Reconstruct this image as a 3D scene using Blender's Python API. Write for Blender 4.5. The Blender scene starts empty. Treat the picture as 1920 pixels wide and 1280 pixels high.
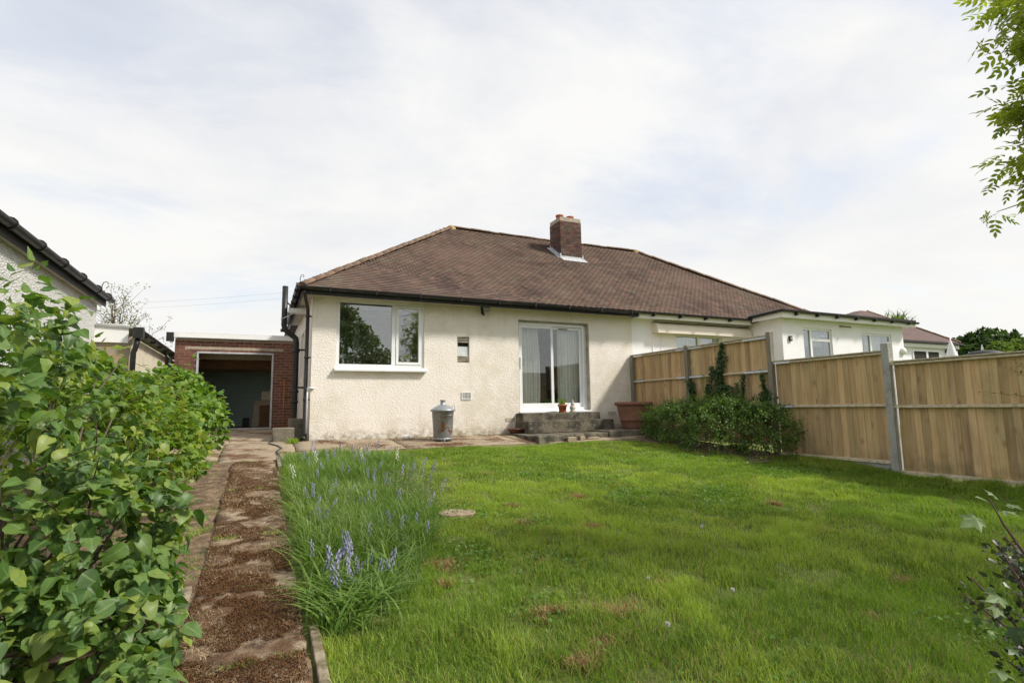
import bpy, math, random
import numpy as np
from mathutils import Vector, Matrix, Euler
rng = np.random.default_rng(7)
random.seed(7)
S = bpy.context.scene
COL = S.collection
R = math.radians

# ------------------------------------------------------------------ camera
def cam_axes(yaw, pitch, roll):
    y, p, r = R(yaw), R(pitch), R(roll)
    f = Vector((math.sin(y)*math.cos(p), math.cos(y)*math.cos(p), math.sin(p)))
    rt = Vector((math.cos(y), -math.sin(y), 0)); up = rt.cross(f)
    return math.cos(r)*rt+math.sin(r)*up, -math.sin(r)*rt+math.cos(r)*up, f
EYE = Vector((0, 0, 1.5))
cd = bpy.data.cameras.new('camera'); cam = bpy.data.objects.new('camera', cd); COL.objects.link(cam)
CR, CU, CF = cam_axes(24.8, 6.9, -.85)
m = Matrix((CR, CU, -CF)).transposed().to_4x4(); m.translation = EYE
cam.matrix_world = m
cd.sensor_width = 36; cd.lens = 1025/1920*36; cd.clip_end = 2000; cd.clip_start = .05
S.camera = cam
FPX = 1025.0
def proj(P):
    d = np.asarray(P, float)-np.array(EYE)
    z = d@np.array(CF); z = np.where(z < .05, .05, z)
    return 960+FPX*(d@np.array(CR))/z, 640-FPX*(d@np.array(CU))/z, d@np.array(CF)

# ------------------------------------------------------------------ world and sun
SUN = Vector((.83, -.60, 1.0)).normalized()
w = bpy.data.worlds.new("World"); S.world = w; w.use_nodes = True
def world():
    nt = w.node_tree; N = nt.nodes; L = nt.links; N.clear()
    out = N.new('ShaderNodeOutputWorld'); bg = N.new('ShaderNodeBackground'); bg2 = N.new('ShaderNodeBackground')
    sky = N.new('ShaderNodeTexSky'); sky.sky_type = 'NISHITA'; sky.sun_disc = False
    sky.sun_elevation = math.asin(SUN.z); sky.sun_rotation = math.atan2(SUN.x, SUN.y)
    sky.dust_density = 2.0
    L.new(sky.outputs[0], bg.inputs[0]); bg.inputs[1].default_value = .15
    tc = N.new('ShaderNodeTexCoord'); sep = N.new('ShaderNodeSeparateXYZ'); L.new(tc.outputs['Generated'], sep.inputs[0])
    def mth(op, a, b=None, c=None):
        n = N.new('ShaderNodeMath'); n.operation = op
        for i, v in enumerate((a, b, c)):
            if v is None: continue
            if isinstance(v, (int, float)): n.inputs[i].default_value = v
            else: L.new(v, n.inputs[i])
        return n.outputs[0]
    z = mth('MAXIMUM', sep.outputs[2], 0.0)
    zz = mth('ADD', z, .16)
    cx = N.new('ShaderNodeCombineXYZ'); L.new(mth('DIVIDE', sep.outputs[0], zz), cx.inputs[0]); L.new(mth('DIVIDE', sep.outputs[1], zz), cx.inputs[1])
    def noise(scale, det, rough, dist, loc, sc=(1, 1, 1), rot=0):
        mp = N.new('ShaderNodeMapping'); mp.inputs['Location'].default_value = loc; mp.inputs['Scale'].default_value = sc; mp.inputs['Rotation'].default_value = (0, 0, rot)
        L.new(cx.outputs[0], mp.inputs[0]); n = N.new('ShaderNodeTexNoise'); L.new(mp.outputs[0], n.inputs['Vector'])
        n.inputs['Scale'].default_value = scale; n.inputs['Detail'].default_value = det; n.inputs['Roughness'].default_value = rough; n.inputs['Distortion'].default_value = dist
        return n.outputs[0]
    n1 = noise(.85, 9, .55, .35, (4.4, .6, 0), (1, 1.4, 1), R(25))
    n2 = noise(3.2, 8, .65, .5, (0, 5, 2), (.6, 1.5, 1), R(20))
    n3 = noise(1.6, 6, .6, .2, (9, 2, 4))
    s = mth('ADD', mth('MULTIPLY', n1, .80), mth('MULTIPLY', n2, .20))
    # clouds thicken towards the horizon
    s = mth('ADD', s, mth('MULTIPLY', mth('SUBTRACT', .50, z), .30))
    mr = N.new('ShaderNodeMapRange'); mr.interpolation_type = 'SMOOTHSTEP'; L.new(s, mr.inputs[0])
    mr.inputs[1].default_value = .36; mr.inputs[2].default_value = .56; mr.inputs[3].default_value = .66; mr.inputs[4].default_value = .99
    cr = N.new('ShaderNodeValToRGB'); L.new(n3, cr.inputs[0])
    e = cr.color_ramp.elements; e[0].position = .3; e[0].color = (.535, .545, .575, 1); e[1].position = .62; e[1].color = (.655, .650, .638, 1)
    hz = N.new('ShaderNodeMapRange'); L.new(z, hz.inputs[0]); hz.inputs[1].default_value = .02; hz.inputs[2].default_value = .42; hz.inputs[3].default_value = 1; hz.inputs[4].default_value = 0
    mc = N.new('ShaderNodeMixRGB'); L.new(hz.outputs[0], mc.inputs[0]); L.new(cr.outputs[0], mc.inputs[1]); mc.inputs[2].default_value = (.648, .640, .618, 1)
    L.new(mc.outputs[0], bg2.inputs[0]); bg2.inputs[1].default_value = 1.0
    mx = N.new('ShaderNodeMixShader'); L.new(mr.outputs[0], mx.inputs[0]); L.new(bg.outputs[0], mx.inputs[1]); L.new(bg2.outputs[0], mx.inputs[2])
    L.new(mx.outputs[0], out.inputs[0])
world()
sl = bpy.data.lights.new('sun', 'SUN'); sl.energy = 3.1; sl.angle = R(7); sl.color = (1, .95, .86)
so = bpy.data.objects.new('sun', sl); COL.objects.link(so); so.rotation_euler = SUN.to_track_quat('Z', 'Y').to_euler(); so.location = (20, -15, 25)
S.view_settings.view_transform = 'Standard'; S.view_settings.look = 'None'; S.view_settings.exposure = 0.58; S.view_settings.gamma = 1
S.cycles.use_denoising = True
S.cycles.max_bounces = 8; S.cycles.transparent_max_bounces = 12
S.cycles.caustics_reflective = False; S.cycles.caustics_refractive = False

# ------------------------------------------------------------------ materials
def mat(name, base=(.5, .5, .5), rough=.7, metal=0, spec=.4, var=None, noise=None, bump=None, objvar=0, huevar=.012, extra=None):
    """var: (colour2, scale, lo, hi) noise-mixed second colour (list allowed); bump: list of (type, scale, distance)"""
    mt = bpy.data.materials.new(name); mt.use_nodes = True
    nt = mt.node_tree; N = nt.nodes; L = nt.links
    b = N['Principled BSDF']; b.inputs['Roughness'].default_value = rough; b.inputs['Metallic'].default_value = metal
    b.inputs['Specular IOR Level'].default_value = spec
    geo = N.new('ShaderNodeNewGeometry'); vec = geo.outputs['Position']
    rgb = N.new('ShaderNodeRGB'); rgb.outputs[0].default_value = (*base, 1); col = rgb.outputs[0]
    if var:
        if not isinstance(var, list): var = [var]
        for i, (c2, sc, lo, hi, *st) in enumerate(var):
            mp = N.new('ShaderNodeMapping'); L.new(vec, mp.inputs[0]); mp.inputs['Location'].default_value = (i*7.3, i*3.1, 0)
            if st: mp.inputs['Scale'].default_value = st[0]
            n = N.new('ShaderNodeTexNoise'); L.new(mp.outputs[0], n.inputs['Vector']); n.inputs['Scale'].default_value = sc; n.inputs['Detail'].default_value = 6; n.inputs['Roughness'].default_value = .6
            r = N.new('ShaderNodeMapRange'); L.new(n.outputs[0], r.inputs[0]); r.inputs[1].default_value = lo; r.inputs[2].default_value = hi
            x = N.new('ShaderNodeMixRGB'); L.new(r.outputs[0], x.inputs[0]); L.new(col, x.inputs[1]); x.inputs[2].default_value = (*c2, 1); col = x.outputs[0]
    if objvar:
        oi = N.new('ShaderNodeObjectInfo'); at = N.new('ShaderNodeAttribute'); at.attribute_name = 'tone'
        ad = N.new('ShaderNodeMath'); ad.operation = 'ADD'; L.new(oi.outputs['Random'], ad.inputs[0]); L.new(at.outputs['Fac'], ad.inputs[1])
        fr = N.new('ShaderNodeMath'); fr.operation = 'FRACT'; L.new(ad.outputs[0], fr.inputs[0])
        hs = N.new('ShaderNodeHueSaturation'); L.new(col, hs.inputs['Color'])
        mr = N.new('ShaderNodeMapRange'); L.new(fr.outputs[0], mr.inputs[0]); mr.inputs[3].default_value = 1-objvar; mr.inputs[4].default_value = 1+objvar
        L.new(mr.outputs[0], hs.inputs['Value'])
        m2 = N.new('ShaderNodeMath'); m2.operation = 'MULTIPLY'; L.new(fr.outputs[0], m2.inputs[0]); m2.inputs[1].default_value = 7.31
        f2 = N.new('ShaderNodeMath'); f2.operation = 'FRACT'; L.new(m2.outputs[0], f2.inputs[0])
        m3 = N.new('ShaderNodeMapRange'); L.new(f2.outputs[0], m3.inputs[0]); m3.inputs[3].default_value = .5-huevar; m3.inputs[4].default_value = .5+huevar
        L.new(m3.outputs[0], hs.inputs['Hue']); col = hs.outputs[0]
    if extra: col = extra(nt, col, vec)
    L.new(col, b.inputs['Base Color'])
    if bump:
        prev = None
        for typ, sc, dist in bump:
            if typ == 'n':
                n = N.new('ShaderNodeTexNoise'); n.inputs['Detail'].default_value = 5; n.inputs['Roughness'].default_value = .6; o = n.outputs[0]
            elif typ == 'v':
                n = N.new('ShaderNodeTexVoronoi'); n.feature = 'SMOOTH_F1'; o = n.outputs['Distance']
            n.inputs['Scale'].default_value = sc; L.new(vec, n.inputs['Vector'])
            bp = N.new('ShaderNodeBump'); bp.inputs['Strength'].default_value = 1; bp.inputs['Distance'].default_value = dist
            L.new(o, bp.inputs['Height'])
            if prev: L.new(prev, bp.inputs['Normal'])
            prev = bp.outputs[0]
        L.new(prev, b.inputs['Normal'])
    return mt

def foliage(name, cols, trans=.35, rough=.45, spec=.35, veins=False, ttint=(.9, 1.0, .35)):
    mt = bpy.data.materials.new(name); mt.use_nodes = True
    nt = mt.node_tree; N = nt.nodes; L = nt.links
    b = N['Principled BSDF']; b.inputs['Roughness'].default_value = rough; b.inputs['Specular IOR Level'].default_value = spec
    oi = N.new('ShaderNodeObjectInfo'); at = N.new('ShaderNodeAttribute'); at.attribute_name = 'tone'
    ad = N.new('ShaderNodeMath'); ad.operation = 'ADD'; L.new(oi.outputs['Random'], ad.inputs[0]); L.new(at.outputs['Fac'], ad.inputs[1])
    fr = N.new('ShaderNodeMath'); fr.operation = 'FRACT'; L.new(ad.outputs[0], fr.inputs[0])
    cr = N.new('ShaderNodeValToRGB'); L.new(fr.outputs[0], cr.inputs[0])
    e = cr.color_ramp.elements
    while len(e) < len(cols): e.new(.5)
    for i, c in enumerate(cols):
        e[i].position = i/(len(cols)-1)*.98; e[i].color = (*c, 1)
    geo = N.new('ShaderNodeNewGeometry')
    n = N.new('ShaderNodeTexNoise'); n.inputs['Scale'].default_value = 40; L.new(geo.outputs['Position'], n.inputs['Vector'])
    mr = N.new('ShaderNodeMapRange'); L.new(n.outputs[0], mr.inputs[0]); mr.inputs[3].default_value = .7; mr.inputs[4].default_value = 1.25
    hs = N.new('ShaderNodeHueSaturation'); L.new(cr.outputs[0], hs.inputs['Color']); L.new(mr.outputs[0], hs.inputs['Value'])
    L.new(hs.outputs[0], b.inputs['Base Color'])
    t = N.new('ShaderNodeBsdfTranslucent'); mu = N.new('ShaderNodeMixRGB'); mu.blend_type = 'MULTIPLY'; mu.inputs[0].default_value = 1
    if veins:
        va = N.new('ShaderNodeAttribute'); va.attribute_name = 'vein'; vr = N.new('ShaderNodeMapRange'); L.new(va.outputs['Fac'], vr.inputs[0]); vr.inputs[1].default_value = .86; vr.inputs[2].default_value = .97
        vm = N.new('ShaderNodeMixRGB'); L.new(vr.outputs[0], vm.inputs[0]); L.new(hs.outputs[0], vm.inputs[1]); vm.inputs[2].default_value = (.16, .24, .085, 1); L.new(vm.outputs[0], b.inputs['Base Color'])
    g = N.new('ShaderNodeHueSaturation'); g.inputs['Value'].default_value = 1.7; L.new(hs.outputs[0], g.inputs['Color'])
    L.new(g.outputs[0], mu.inputs[1]); mu.inputs[2].default_value = (*ttint, 1); L.new(mu.outputs[0], t.inputs[0])
    mx = N.new('ShaderNodeMixShader'); mx.inputs[0].default_value = trans
    L.new(b.outputs[0], mx.inputs[1]); L.new(t.outputs[0], mx.inputs[2]); L.new(mx.outputs[0], N['Material Output'].inputs[0])
    return mt

def glass(name, refl=.16, tint=(.85, .9, .88)):
    mt = bpy.data.materials.new(name); mt.use_nodes = True
    nt = mt.node_tree; N = nt.nodes; L = nt.links; N.remove(N['Principled BSDF'])
    t = N.new('ShaderNodeBsdfTransparent'); t.inputs[0].default_value = (*tint, 1)
    g = N.new('ShaderNodeBsdfGlossy'); g.inputs['Roughness'].default_value = .004; g.inputs[0].default_value = (.95, .97, 1, 1)
    lw = N.new('ShaderNodeFresnel'); lw.inputs[0].default_value = 1.5
    a = N.new('ShaderNodeMath'); a.operation = 'MULTIPLY_ADD'; L.new(lw.outputs[0], a.inputs[0]); a.inputs[1].default_value = .55; a.inputs[2].default_value = refl*.55; a.use_clamp = True
    mx = N.new('ShaderNodeMixShader'); L.new(a.outputs[0], mx.inputs[0]); L.new(t.outputs[0], mx.inputs[1]); L.new(g.outputs[0], mx.inputs[2])
    L.new(mx.outputs[0], N['Material Output'].inputs[0])
    return mt

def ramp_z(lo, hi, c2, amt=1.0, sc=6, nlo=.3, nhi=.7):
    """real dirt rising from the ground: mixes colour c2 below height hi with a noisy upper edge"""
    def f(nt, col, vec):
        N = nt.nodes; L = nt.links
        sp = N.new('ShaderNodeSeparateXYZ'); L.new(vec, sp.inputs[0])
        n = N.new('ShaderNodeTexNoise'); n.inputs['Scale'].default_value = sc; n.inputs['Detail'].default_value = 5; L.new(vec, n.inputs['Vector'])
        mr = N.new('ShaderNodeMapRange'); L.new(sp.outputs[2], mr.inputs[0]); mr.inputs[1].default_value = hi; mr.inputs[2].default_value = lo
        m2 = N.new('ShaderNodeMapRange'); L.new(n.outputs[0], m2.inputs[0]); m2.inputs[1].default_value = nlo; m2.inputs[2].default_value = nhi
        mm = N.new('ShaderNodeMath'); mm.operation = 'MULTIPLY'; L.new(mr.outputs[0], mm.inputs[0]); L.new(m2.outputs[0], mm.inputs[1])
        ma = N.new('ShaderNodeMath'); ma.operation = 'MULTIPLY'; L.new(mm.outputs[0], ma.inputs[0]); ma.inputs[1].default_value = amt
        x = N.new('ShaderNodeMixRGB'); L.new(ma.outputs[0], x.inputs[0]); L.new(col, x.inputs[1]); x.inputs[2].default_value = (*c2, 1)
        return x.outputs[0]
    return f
def wood_extra(nt, col, vec):
    """vertical grain plus scattered knots, offset per board"""
    N = nt.nodes; L = nt.links
    oi = N.new('ShaderNodeObjectInfo')
    cx = N.new('ShaderNodeCombineXYZ')
    for i in range(3):
        mm = N.new('ShaderNodeMath'); mm.operation = 'MULTIPLY'; L.new(oi.outputs['Random'], mm.inputs[0]); mm.inputs[1].default_value = (37, 11, 53)[i]; L.new(mm.outputs[0], cx.inputs[i])
    ad = N.new('ShaderNodeVectorMath'); ad.operation = 'ADD'; L.new(vec, ad.inputs[0]); L.new(cx.outputs[0], ad.inputs[1])
    mp = N.new('ShaderNodeMapping'); L.new(ad.outputs[0], mp.inputs[0]); mp.inputs['Scale'].default_value = (30, 30, 1.6)
    n = N.new('ShaderNodeTexNoise'); n.inputs['Scale'].default_value = 1; n.inputs['Detail'].default_value = 6; n.inputs['Distortion'].default_value = .8; L.new(mp.outputs[0], n.inputs['Vector'])
    r = N.new('ShaderNodeMapRange'); L.new(n.outputs[0], r.inputs[0]); r.inputs[1].default_value = .35; r.inputs[2].default_value = .7
    x = N.new('ShaderNodeMixRGB'); x.blend_type = 'MULTIPLY'; L.new(r.outputs[0], x.inputs[0]); L.new(col, x.inputs[1]); x.inputs[2].default_value = (.80, .70, .57, 1)
    mp2 = N.new('ShaderNodeMapping'); L.new(ad.outputs[0], mp2.inputs[0]); mp2.inputs['Scale'].default_value = (7, 5, 2.6)
    v = N.new('ShaderNodeTexVoronoi'); v.inputs['Scale'].default_value = 1; L.new(mp2.outputs[0], v.inputs['Vector'])
    r2 = N.new('ShaderNodeMapRange'); L.new(v.outputs['Distance'], r2.inputs[0]); r2.inputs[1].default_value = .20; r2.inputs[2].default_value = .02; r2.inputs[4].default_value = .7
    y = N.new('ShaderNodeMixRGB'); L.new(r2.outputs[0], y.inputs[0]); L.new(x.outputs[0], y.inputs[1]); y.inputs[2].default_value = (.24, .13, .06, 1)
    return y.outputs[0]

M = {}
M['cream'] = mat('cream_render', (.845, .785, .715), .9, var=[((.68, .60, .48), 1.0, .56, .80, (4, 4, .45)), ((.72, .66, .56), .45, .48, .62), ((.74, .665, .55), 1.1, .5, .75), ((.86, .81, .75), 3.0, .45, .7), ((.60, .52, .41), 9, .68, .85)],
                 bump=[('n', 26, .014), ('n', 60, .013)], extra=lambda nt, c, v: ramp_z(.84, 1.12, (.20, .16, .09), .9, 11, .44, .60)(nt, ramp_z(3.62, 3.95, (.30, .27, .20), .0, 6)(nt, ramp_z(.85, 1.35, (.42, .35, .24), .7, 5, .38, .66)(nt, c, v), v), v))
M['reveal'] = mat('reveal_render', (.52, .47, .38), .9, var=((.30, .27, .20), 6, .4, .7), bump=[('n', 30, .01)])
M['white_wall'] = mat('white_render', (.86, .845, .895), .85, var=((.78, .79, .82), 2, .4, .7), bump=[('n', 30, .006)])
M['pebble'] = mat('pebble_dash', (.66, .66, .64), .95, var=[((.38, .37, .32), 60, .5, .62), ((.82, .82, .80), 45, .56, .68)], bump=[('v', 60, .03)])
M['tile'] = mat('clay_tile', (.134, .094, .076), .9, spec=.12, var=[((.082, .058, .050), .9, .42, .66), ((.20, .125, .092), 4, .5, .75), ((.15, .135, .095), 2.0, .54, .76), ((.5, .46, .40), 9, .76, .80)], objvar=.13, bump=[('n', 60, .004)])
M['tile_moss'] = mat('roof_underlay', (.12, .07, .05), .95, var=((.07, .045, .035), 5, .4, .7))
M['ridge'] = mat('ridge_tile', (.215, .140, .092), .9, var=[((.14, .10, .075), 6, .4, .7), ((.36, .27, .09), 3, .62, .75)], objvar=.15, bump=[('n', 40, .006)])
M['lichen'] = mat('lichened_mortar', (.30, .22, .12), .95, var=[((.48, .36, .08), 9, .45, .62)], bump=[('n', 30, .01)])
M['brick'] = mat('red_brick', (.185, .078, .055), .9, var=[((.11, .055, .042), 14, .45, .7), ((.26, .14, .09), 25, .6, .75)], objvar=.28, bump=[('n', 90, .004)])
M['brick_stack'] = mat('weathered_brick', (.125, .052, .040), .9, var=[((.065, .042, .036), 6, .42, .62), ((.17, .15, .11), 5, .58, .74)], objvar=.35, bump=[('n', 90, .005)])
M['far_tile'] = mat('far_roof_tile', (.12, .075, .065), .9, var=[((.08, .055, .05), 3, .45, .7), ((.17, .11, .09), 6, .55, .75)])
M['mortar'] = mat('mortar', (.44, .37, .29), .95, var=((.28, .23, .18), 14, .4, .7), bump=[('n', 80, .004)])
M['concrete'] = mat('old_concrete', (.24, .205, .155), .95, var=[((.09, .082, .062), 3.2, .42, .66), ((.38, .33, .26), 11, .58, .75), ((.10, .085, .03), 5, .6, .8)], bump=[('n', 30, .012), ('n', 120, .004)])
M['step'] = mat('mossy_step_concrete', (.17, .145, .105), .95, var=[((.050, .047, .036), 4.5, .40, .62), ((.32, .29, .23), 16, .60, .75), ((.11, .10, .035), 6, .6, .76)], bump=[('n', 25, .02), ('n', 110, .006)])
M['patio'] = mat('patio_concrete', (.32, .255, .175), .95, var=[((.12, .055, .025), 2.0, .50, .64), ((.10, .085, .03), 4, .60, .74), ((.42, .35, .26), 9, .55, .75)], bump=[('n', 18, .02), ('n', 90, .008)])
M['path'] = mat('mossy_path_concrete', (.40, .31, .21), .95, var=[((.13, .070, .036), 2.6, .36, .55), ((.085, .048, .026), 9, .50, .66), ((.42, .34, .25), 6, .56, .70)], bump=[('n', 22, .03), ('n', 90, .012)])
M['edging'] = mat('edging_concrete', (.33, .275, .20), .95, var=[((.11, .09, .045), 7, .40, .62)], bump=[('n', 40, .012)])
M['soil'] = mat('soil', (.12, .075, .045), .98, var=[((.28, .20, .125), 9, .42, .66), ((.03, .05, .012), 3, .55, .7)], bump=[('n', 25, .03)])
M['lawn'] = mat('lawn_ground', (.12, .15, .028), .95, var=[((.11, .085, .035), 5, .52, .72), ((.15, .20, .03), 1.2, .45, .7)], bump=[('n', 30, .03)])
M['upvc'] = mat('white_upvc', (.80, .81, .82), .35, var=((.74, .75, .76), 3, .4, .8))
M['fascia'] = mat('white_fascia', (.80, .80, .79), .5, var=((.62, .60, .55), 3, .6, .85))
M['black'] = mat('black_gutter_plastic', (.016, .016, .017), .42, var=((.045, .043, .04), 6, .5, .75), bump=[('n', 30, .002)])
M['blackpaint'] = mat('black_board', (.020, .019, .018), .6, var=((.06, .055, .048), 8, .55, .75))
M['soffit'] = mat('soffit_paint', (.55, .50, .45), .8, var=((.30, .25, .22), 4, .5, .8))
M['lead'] = mat('lead_flashing', (.52, .53, .55), .5, metal=.2, var=((.35, .36, .38), 12, .4, .7), bump=[('n', 30, .005)])
M['galv'] = mat('galvanised_steel', (.30, .315, .33), .45, metal=.55, var=[((.20, .21, .22), 6, .4, .7), ((.26, .125, .055), 5, .53, .62), ((.42, .44, .45), 18, .55, .7)], bump=[('n', 14, .003)])
M['zinc'] = mat('galvanised_lid', (.36, .385, .41), .45, metal=.5, var=((.27, .29, .31), 14, .4, .7))
M['terra'] = mat('terracotta', (.225, .105, .072), .85, var=[((.19, .085, .055), 5, .45, .7), ((.36, .20, .14), 9, .6, .8)], bump=[('n', 40, .003)])
M['terra_pot'] = mat('orange_terracotta', (.42, .135, .065), .8, var=((.30, .10, .05), 12, .4, .7))
M['board'] = mat('fence_board', (.60, .44, .25), .8, spec=.2, var=[((.44, .33, .20), 2.2, .50, .72, (3, 3, .5)), ((.30, .255, .165), .9, .58, .8), ((.56, .43, .25), 5, .55, .75, (3, 3, .6))], objvar=.20, huevar=.006, bump=[('n', 40, .002)], extra=lambda nt, c, v: ramp_z(.42, .80, (.13, .13, .06), .8, 5, .40, .64)(nt, wood_extra(nt, c, v), v))
M['rail'] = mat('fence_rail', (.60, .52, .37), .8, var=[((.36, .29, .19), 4, .45, .7, (4, 4, 4))], bump=[('n', 40, .003)])
M['post'] = mat('weathered_post', (.25, .22, .17), .9, var=[((.16, .15, .12), 9, .4, .7, (3, 3, .4)), ((.34, .31, .25), 20, .55, .75, (3, 3, .3))], bump=[('n', 50, .003)])
M['concpost'] = mat('concrete_post', (.38, .375, .355), .9, var=[((.24, .235, .21), 8, .45, .7), ((.46, .46, .44), 26, .55, .7)], bump=[('n', 60, .004)])
M['metalcap'] = mat('white_primed_metal', (.66, .68, .72), .4, metal=.2, var=((.45, .48, .52), 9, .5, .7))
M['dark'] = mat('dark_interior', (.030, .026, .022), .9)
M['room'] = mat('room_plaster', (.70, .67, .60), .9, var=((.42, .39, .33), 2, .4, .7))
M['floor_in'] = mat('room_floor', (.16, .11, .07), .6)
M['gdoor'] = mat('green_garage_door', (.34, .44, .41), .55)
M['wood_dark'] = mat('old_timber', (.20, .11, .055), .85, var=((.10, .055, .03), 7, .4, .7, (1, 6, 6)))
M['curtain'] = foliage('curtain_cloth', [(.88, .88, .84), (.90, .90, .86)], .12, .9, .1, ttint=(.45, .46, .42))
M['glass'] = glass('window_glass', .27, (.95, .97, .95))
M['glass2'] = glass('door_glass', .13, (.95, .97, .96))
M['glass3'] = glass('plain_glass', .04, (.9, .93, .92))
M['frosted'] = mat('frosted_glass', (.62, .66, .67), .3, var=((.45, .48, .49), 6, .4, .7))
M['lamp_face'] = mat('lamp_glass', (.30, .30, .28), .25)
M['orange'] = mat('orange_cane', (.50, .20, .04), .6)
M['hose'] = mat('green_hose', (.03, .06, .05), .5)
M['bark'] = mat('bark', (.085, .062, .045), .95, var=((.15, .12, .09), 14, .45, .7, (1, 1, .25)), bump=[('n', 60, .004)])
M['twig'] = mat('twig', (.10, .065, .045), .9)
M['purple_twig'] = mat('purple_twig', (.11, .055, .06), .85)
M['stem'] = mat('green_stem', (.11, .17, .045), .6)
M['stone'] = mat('pale_stone', (.52, .47, .42), .9, var=((.35, .31, .27), 12, .4, .7), bump=[('n', 40, .006)])
M['brokenslab'] = mat('broken_slab', (.36, .29, .20), .95, var=((.22, .17, .12), 12, .4, .7), bump=[('n', 60, .008)])
M['stump'] = mat('sunken_stump_wood', (.30, .235, .155), .95, var=[((.19, .14, .085), 18, .45, .65), ((.40, .33, .22), 7, .5, .7)], bump=[('n', 40, .008)])
M['awning'] = mat('cream_awning_cassette', (.76, .70, .62), .5, var=((.70, .64, .56), 2, .4, .8))
M['cotton'] = mat('parasol_cloth', (.74, .73, .71), .9)
M['felt'] = mat('roof_felt', (.42, .42, .41), .9, var=((.30, .30, .29), 4, .4, .7))
M['extwall'] = mat('beige_asbestos_panel', (.60, .54, .42), .85, var=((.48, .42, .31), 3, .45, .7))
M['extend'] = mat('grey_brown_render', (.30, .26, .20), .95, var=((.42, .28, .14), 3, .5, .7), bump=[('n', 50, .006)])
M['shed'] = mat('dark_shed_timber', (.05, .035, .025), .9)
# foliage
M['grass'] = foliage('grass_blades', [(.078, .148, .024), (.170, .272, .036), (.265, .375, .055), (.37, .46, .085), (.27, .325, .07)], .42, .5, .2, ttint=(.92, 1, .35))
M['longgrass'] = foliage('long_grass', [(.08, .16, .03), (.14, .235, .045), (.20, .30, .06), (.34, .40, .15), (.12, .20, .045)], .36, .45, .3)
M['clover'] = foliage('clover_leaf', [(.08, .17, .03), (.12, .23, .035), (.17, .28, .045)], .25, .5, .3)
M['straw'] = foliage('dead_grass', [(.34, .23, .11), (.46, .34, .18), (.27, .15, .07)], .2, .8, .1, ttint=(1, .8, .5))
M['moss'] = foliage('brown_moss', [(.060, .027, .012), (.12, .056, .024), (.19, .105, .05), (.08, .042, .018)], .1, .9, .1, ttint=(1, .7, .4))
M['litter'] = foliage('pale_litter', [(.42, .31, .18), (.30, .19, .10), (.55, .43, .28)], .1, .8, .1, ttint=(1, .8, .5))
M['lilac'] = foliage('lilac_leaf', [(.048, .105, .028), (.085, .160, .034), (.135, .215, .042), (.062, .125, .034), (.10, .18, .038), (.16, .235, .045), (.26, .31, .06)], .32, .45, .35, veins=True)
M['maple'] = foliage('maple_leaf', [(.08, .155, .025), (.14, .235, .03), (.20, .30, .04), (.28, .31, .05), (.11, .19, .03)], .38, .5, .3)
M['round'] = foliage('hedge_leaf', [(.06, .14, .022), (.11, .205, .028), (.16, .27, .035), (.22, .32, .042), (.085, .165, .025)], .36, .45, .35, veins=True)
M['rose'] = foliage('shrub_leaf', [(.038, .080, .018), (.065, .125, .024), (.105, .18, .030), (.16, .24, .038), (.05, .10, .022)], .25, .42, .4)
M['ivy'] = foliage('ivy_leaf', [(.024, .055, .016), (.045, .085, .022), (.075, .125, .03)], .15, .4, .4)
M['ash'] = foliage('ash_leaf', [(.17, .23, .045), (.26, .30, .05), (.36, .37, .07), (.21, .26, .07)], .55, .5, .3)
M['darkleaf'] = foliage('dark_twiggy_leaf', [(.022, .034, .018), (.040, .058, .026), (.07, .085, .04)], .1, .4, .4)
M['greyleaf'] = foliage('pale_maple_leaf', [(.16, .22, .10), (.20, .26, .12), (.12, .20, .05)], .3, .5, .35)
M['far'] = foliage('far_tree_leaf', [(.030, .060, .016), (.05, .09, .02), (.075, .12, .03)], .2, .6, .2)
M['farlight'] = foliage('far_hedge_leaf', [(.08, .13, .025), (.12, .18, .035), (.16, .22, .05)], .25, .6, .2)
M['spring'] = foliage('spring_leaf', [(.20, .20, .11), (.26, .26, .15), (.17, .15, .10)], .3, .7, .1)
M['bluebell'] = foliage('bluebell_flower', [(.34, .34, .50), (.45, .44, .60), (.24, .24, .38), (.52, .50, .64)], .3, .6, .2, ttint=(.8, .8, 1))
M['whitebell'] = foliage('white_flower', [(.66, .66, .56), (.74, .74, .66)], .3, .6, .2, ttint=(1, 1, .9))
M['clock'] = foliage('dandelion_clock', [(.45, .45, .40), (.58, .58, .54)], .5, .8, .1, ttint=(1, 1, 1))
M['yellow'] = mat('yellow_petal', (.75, .52, .02), .6)

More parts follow.
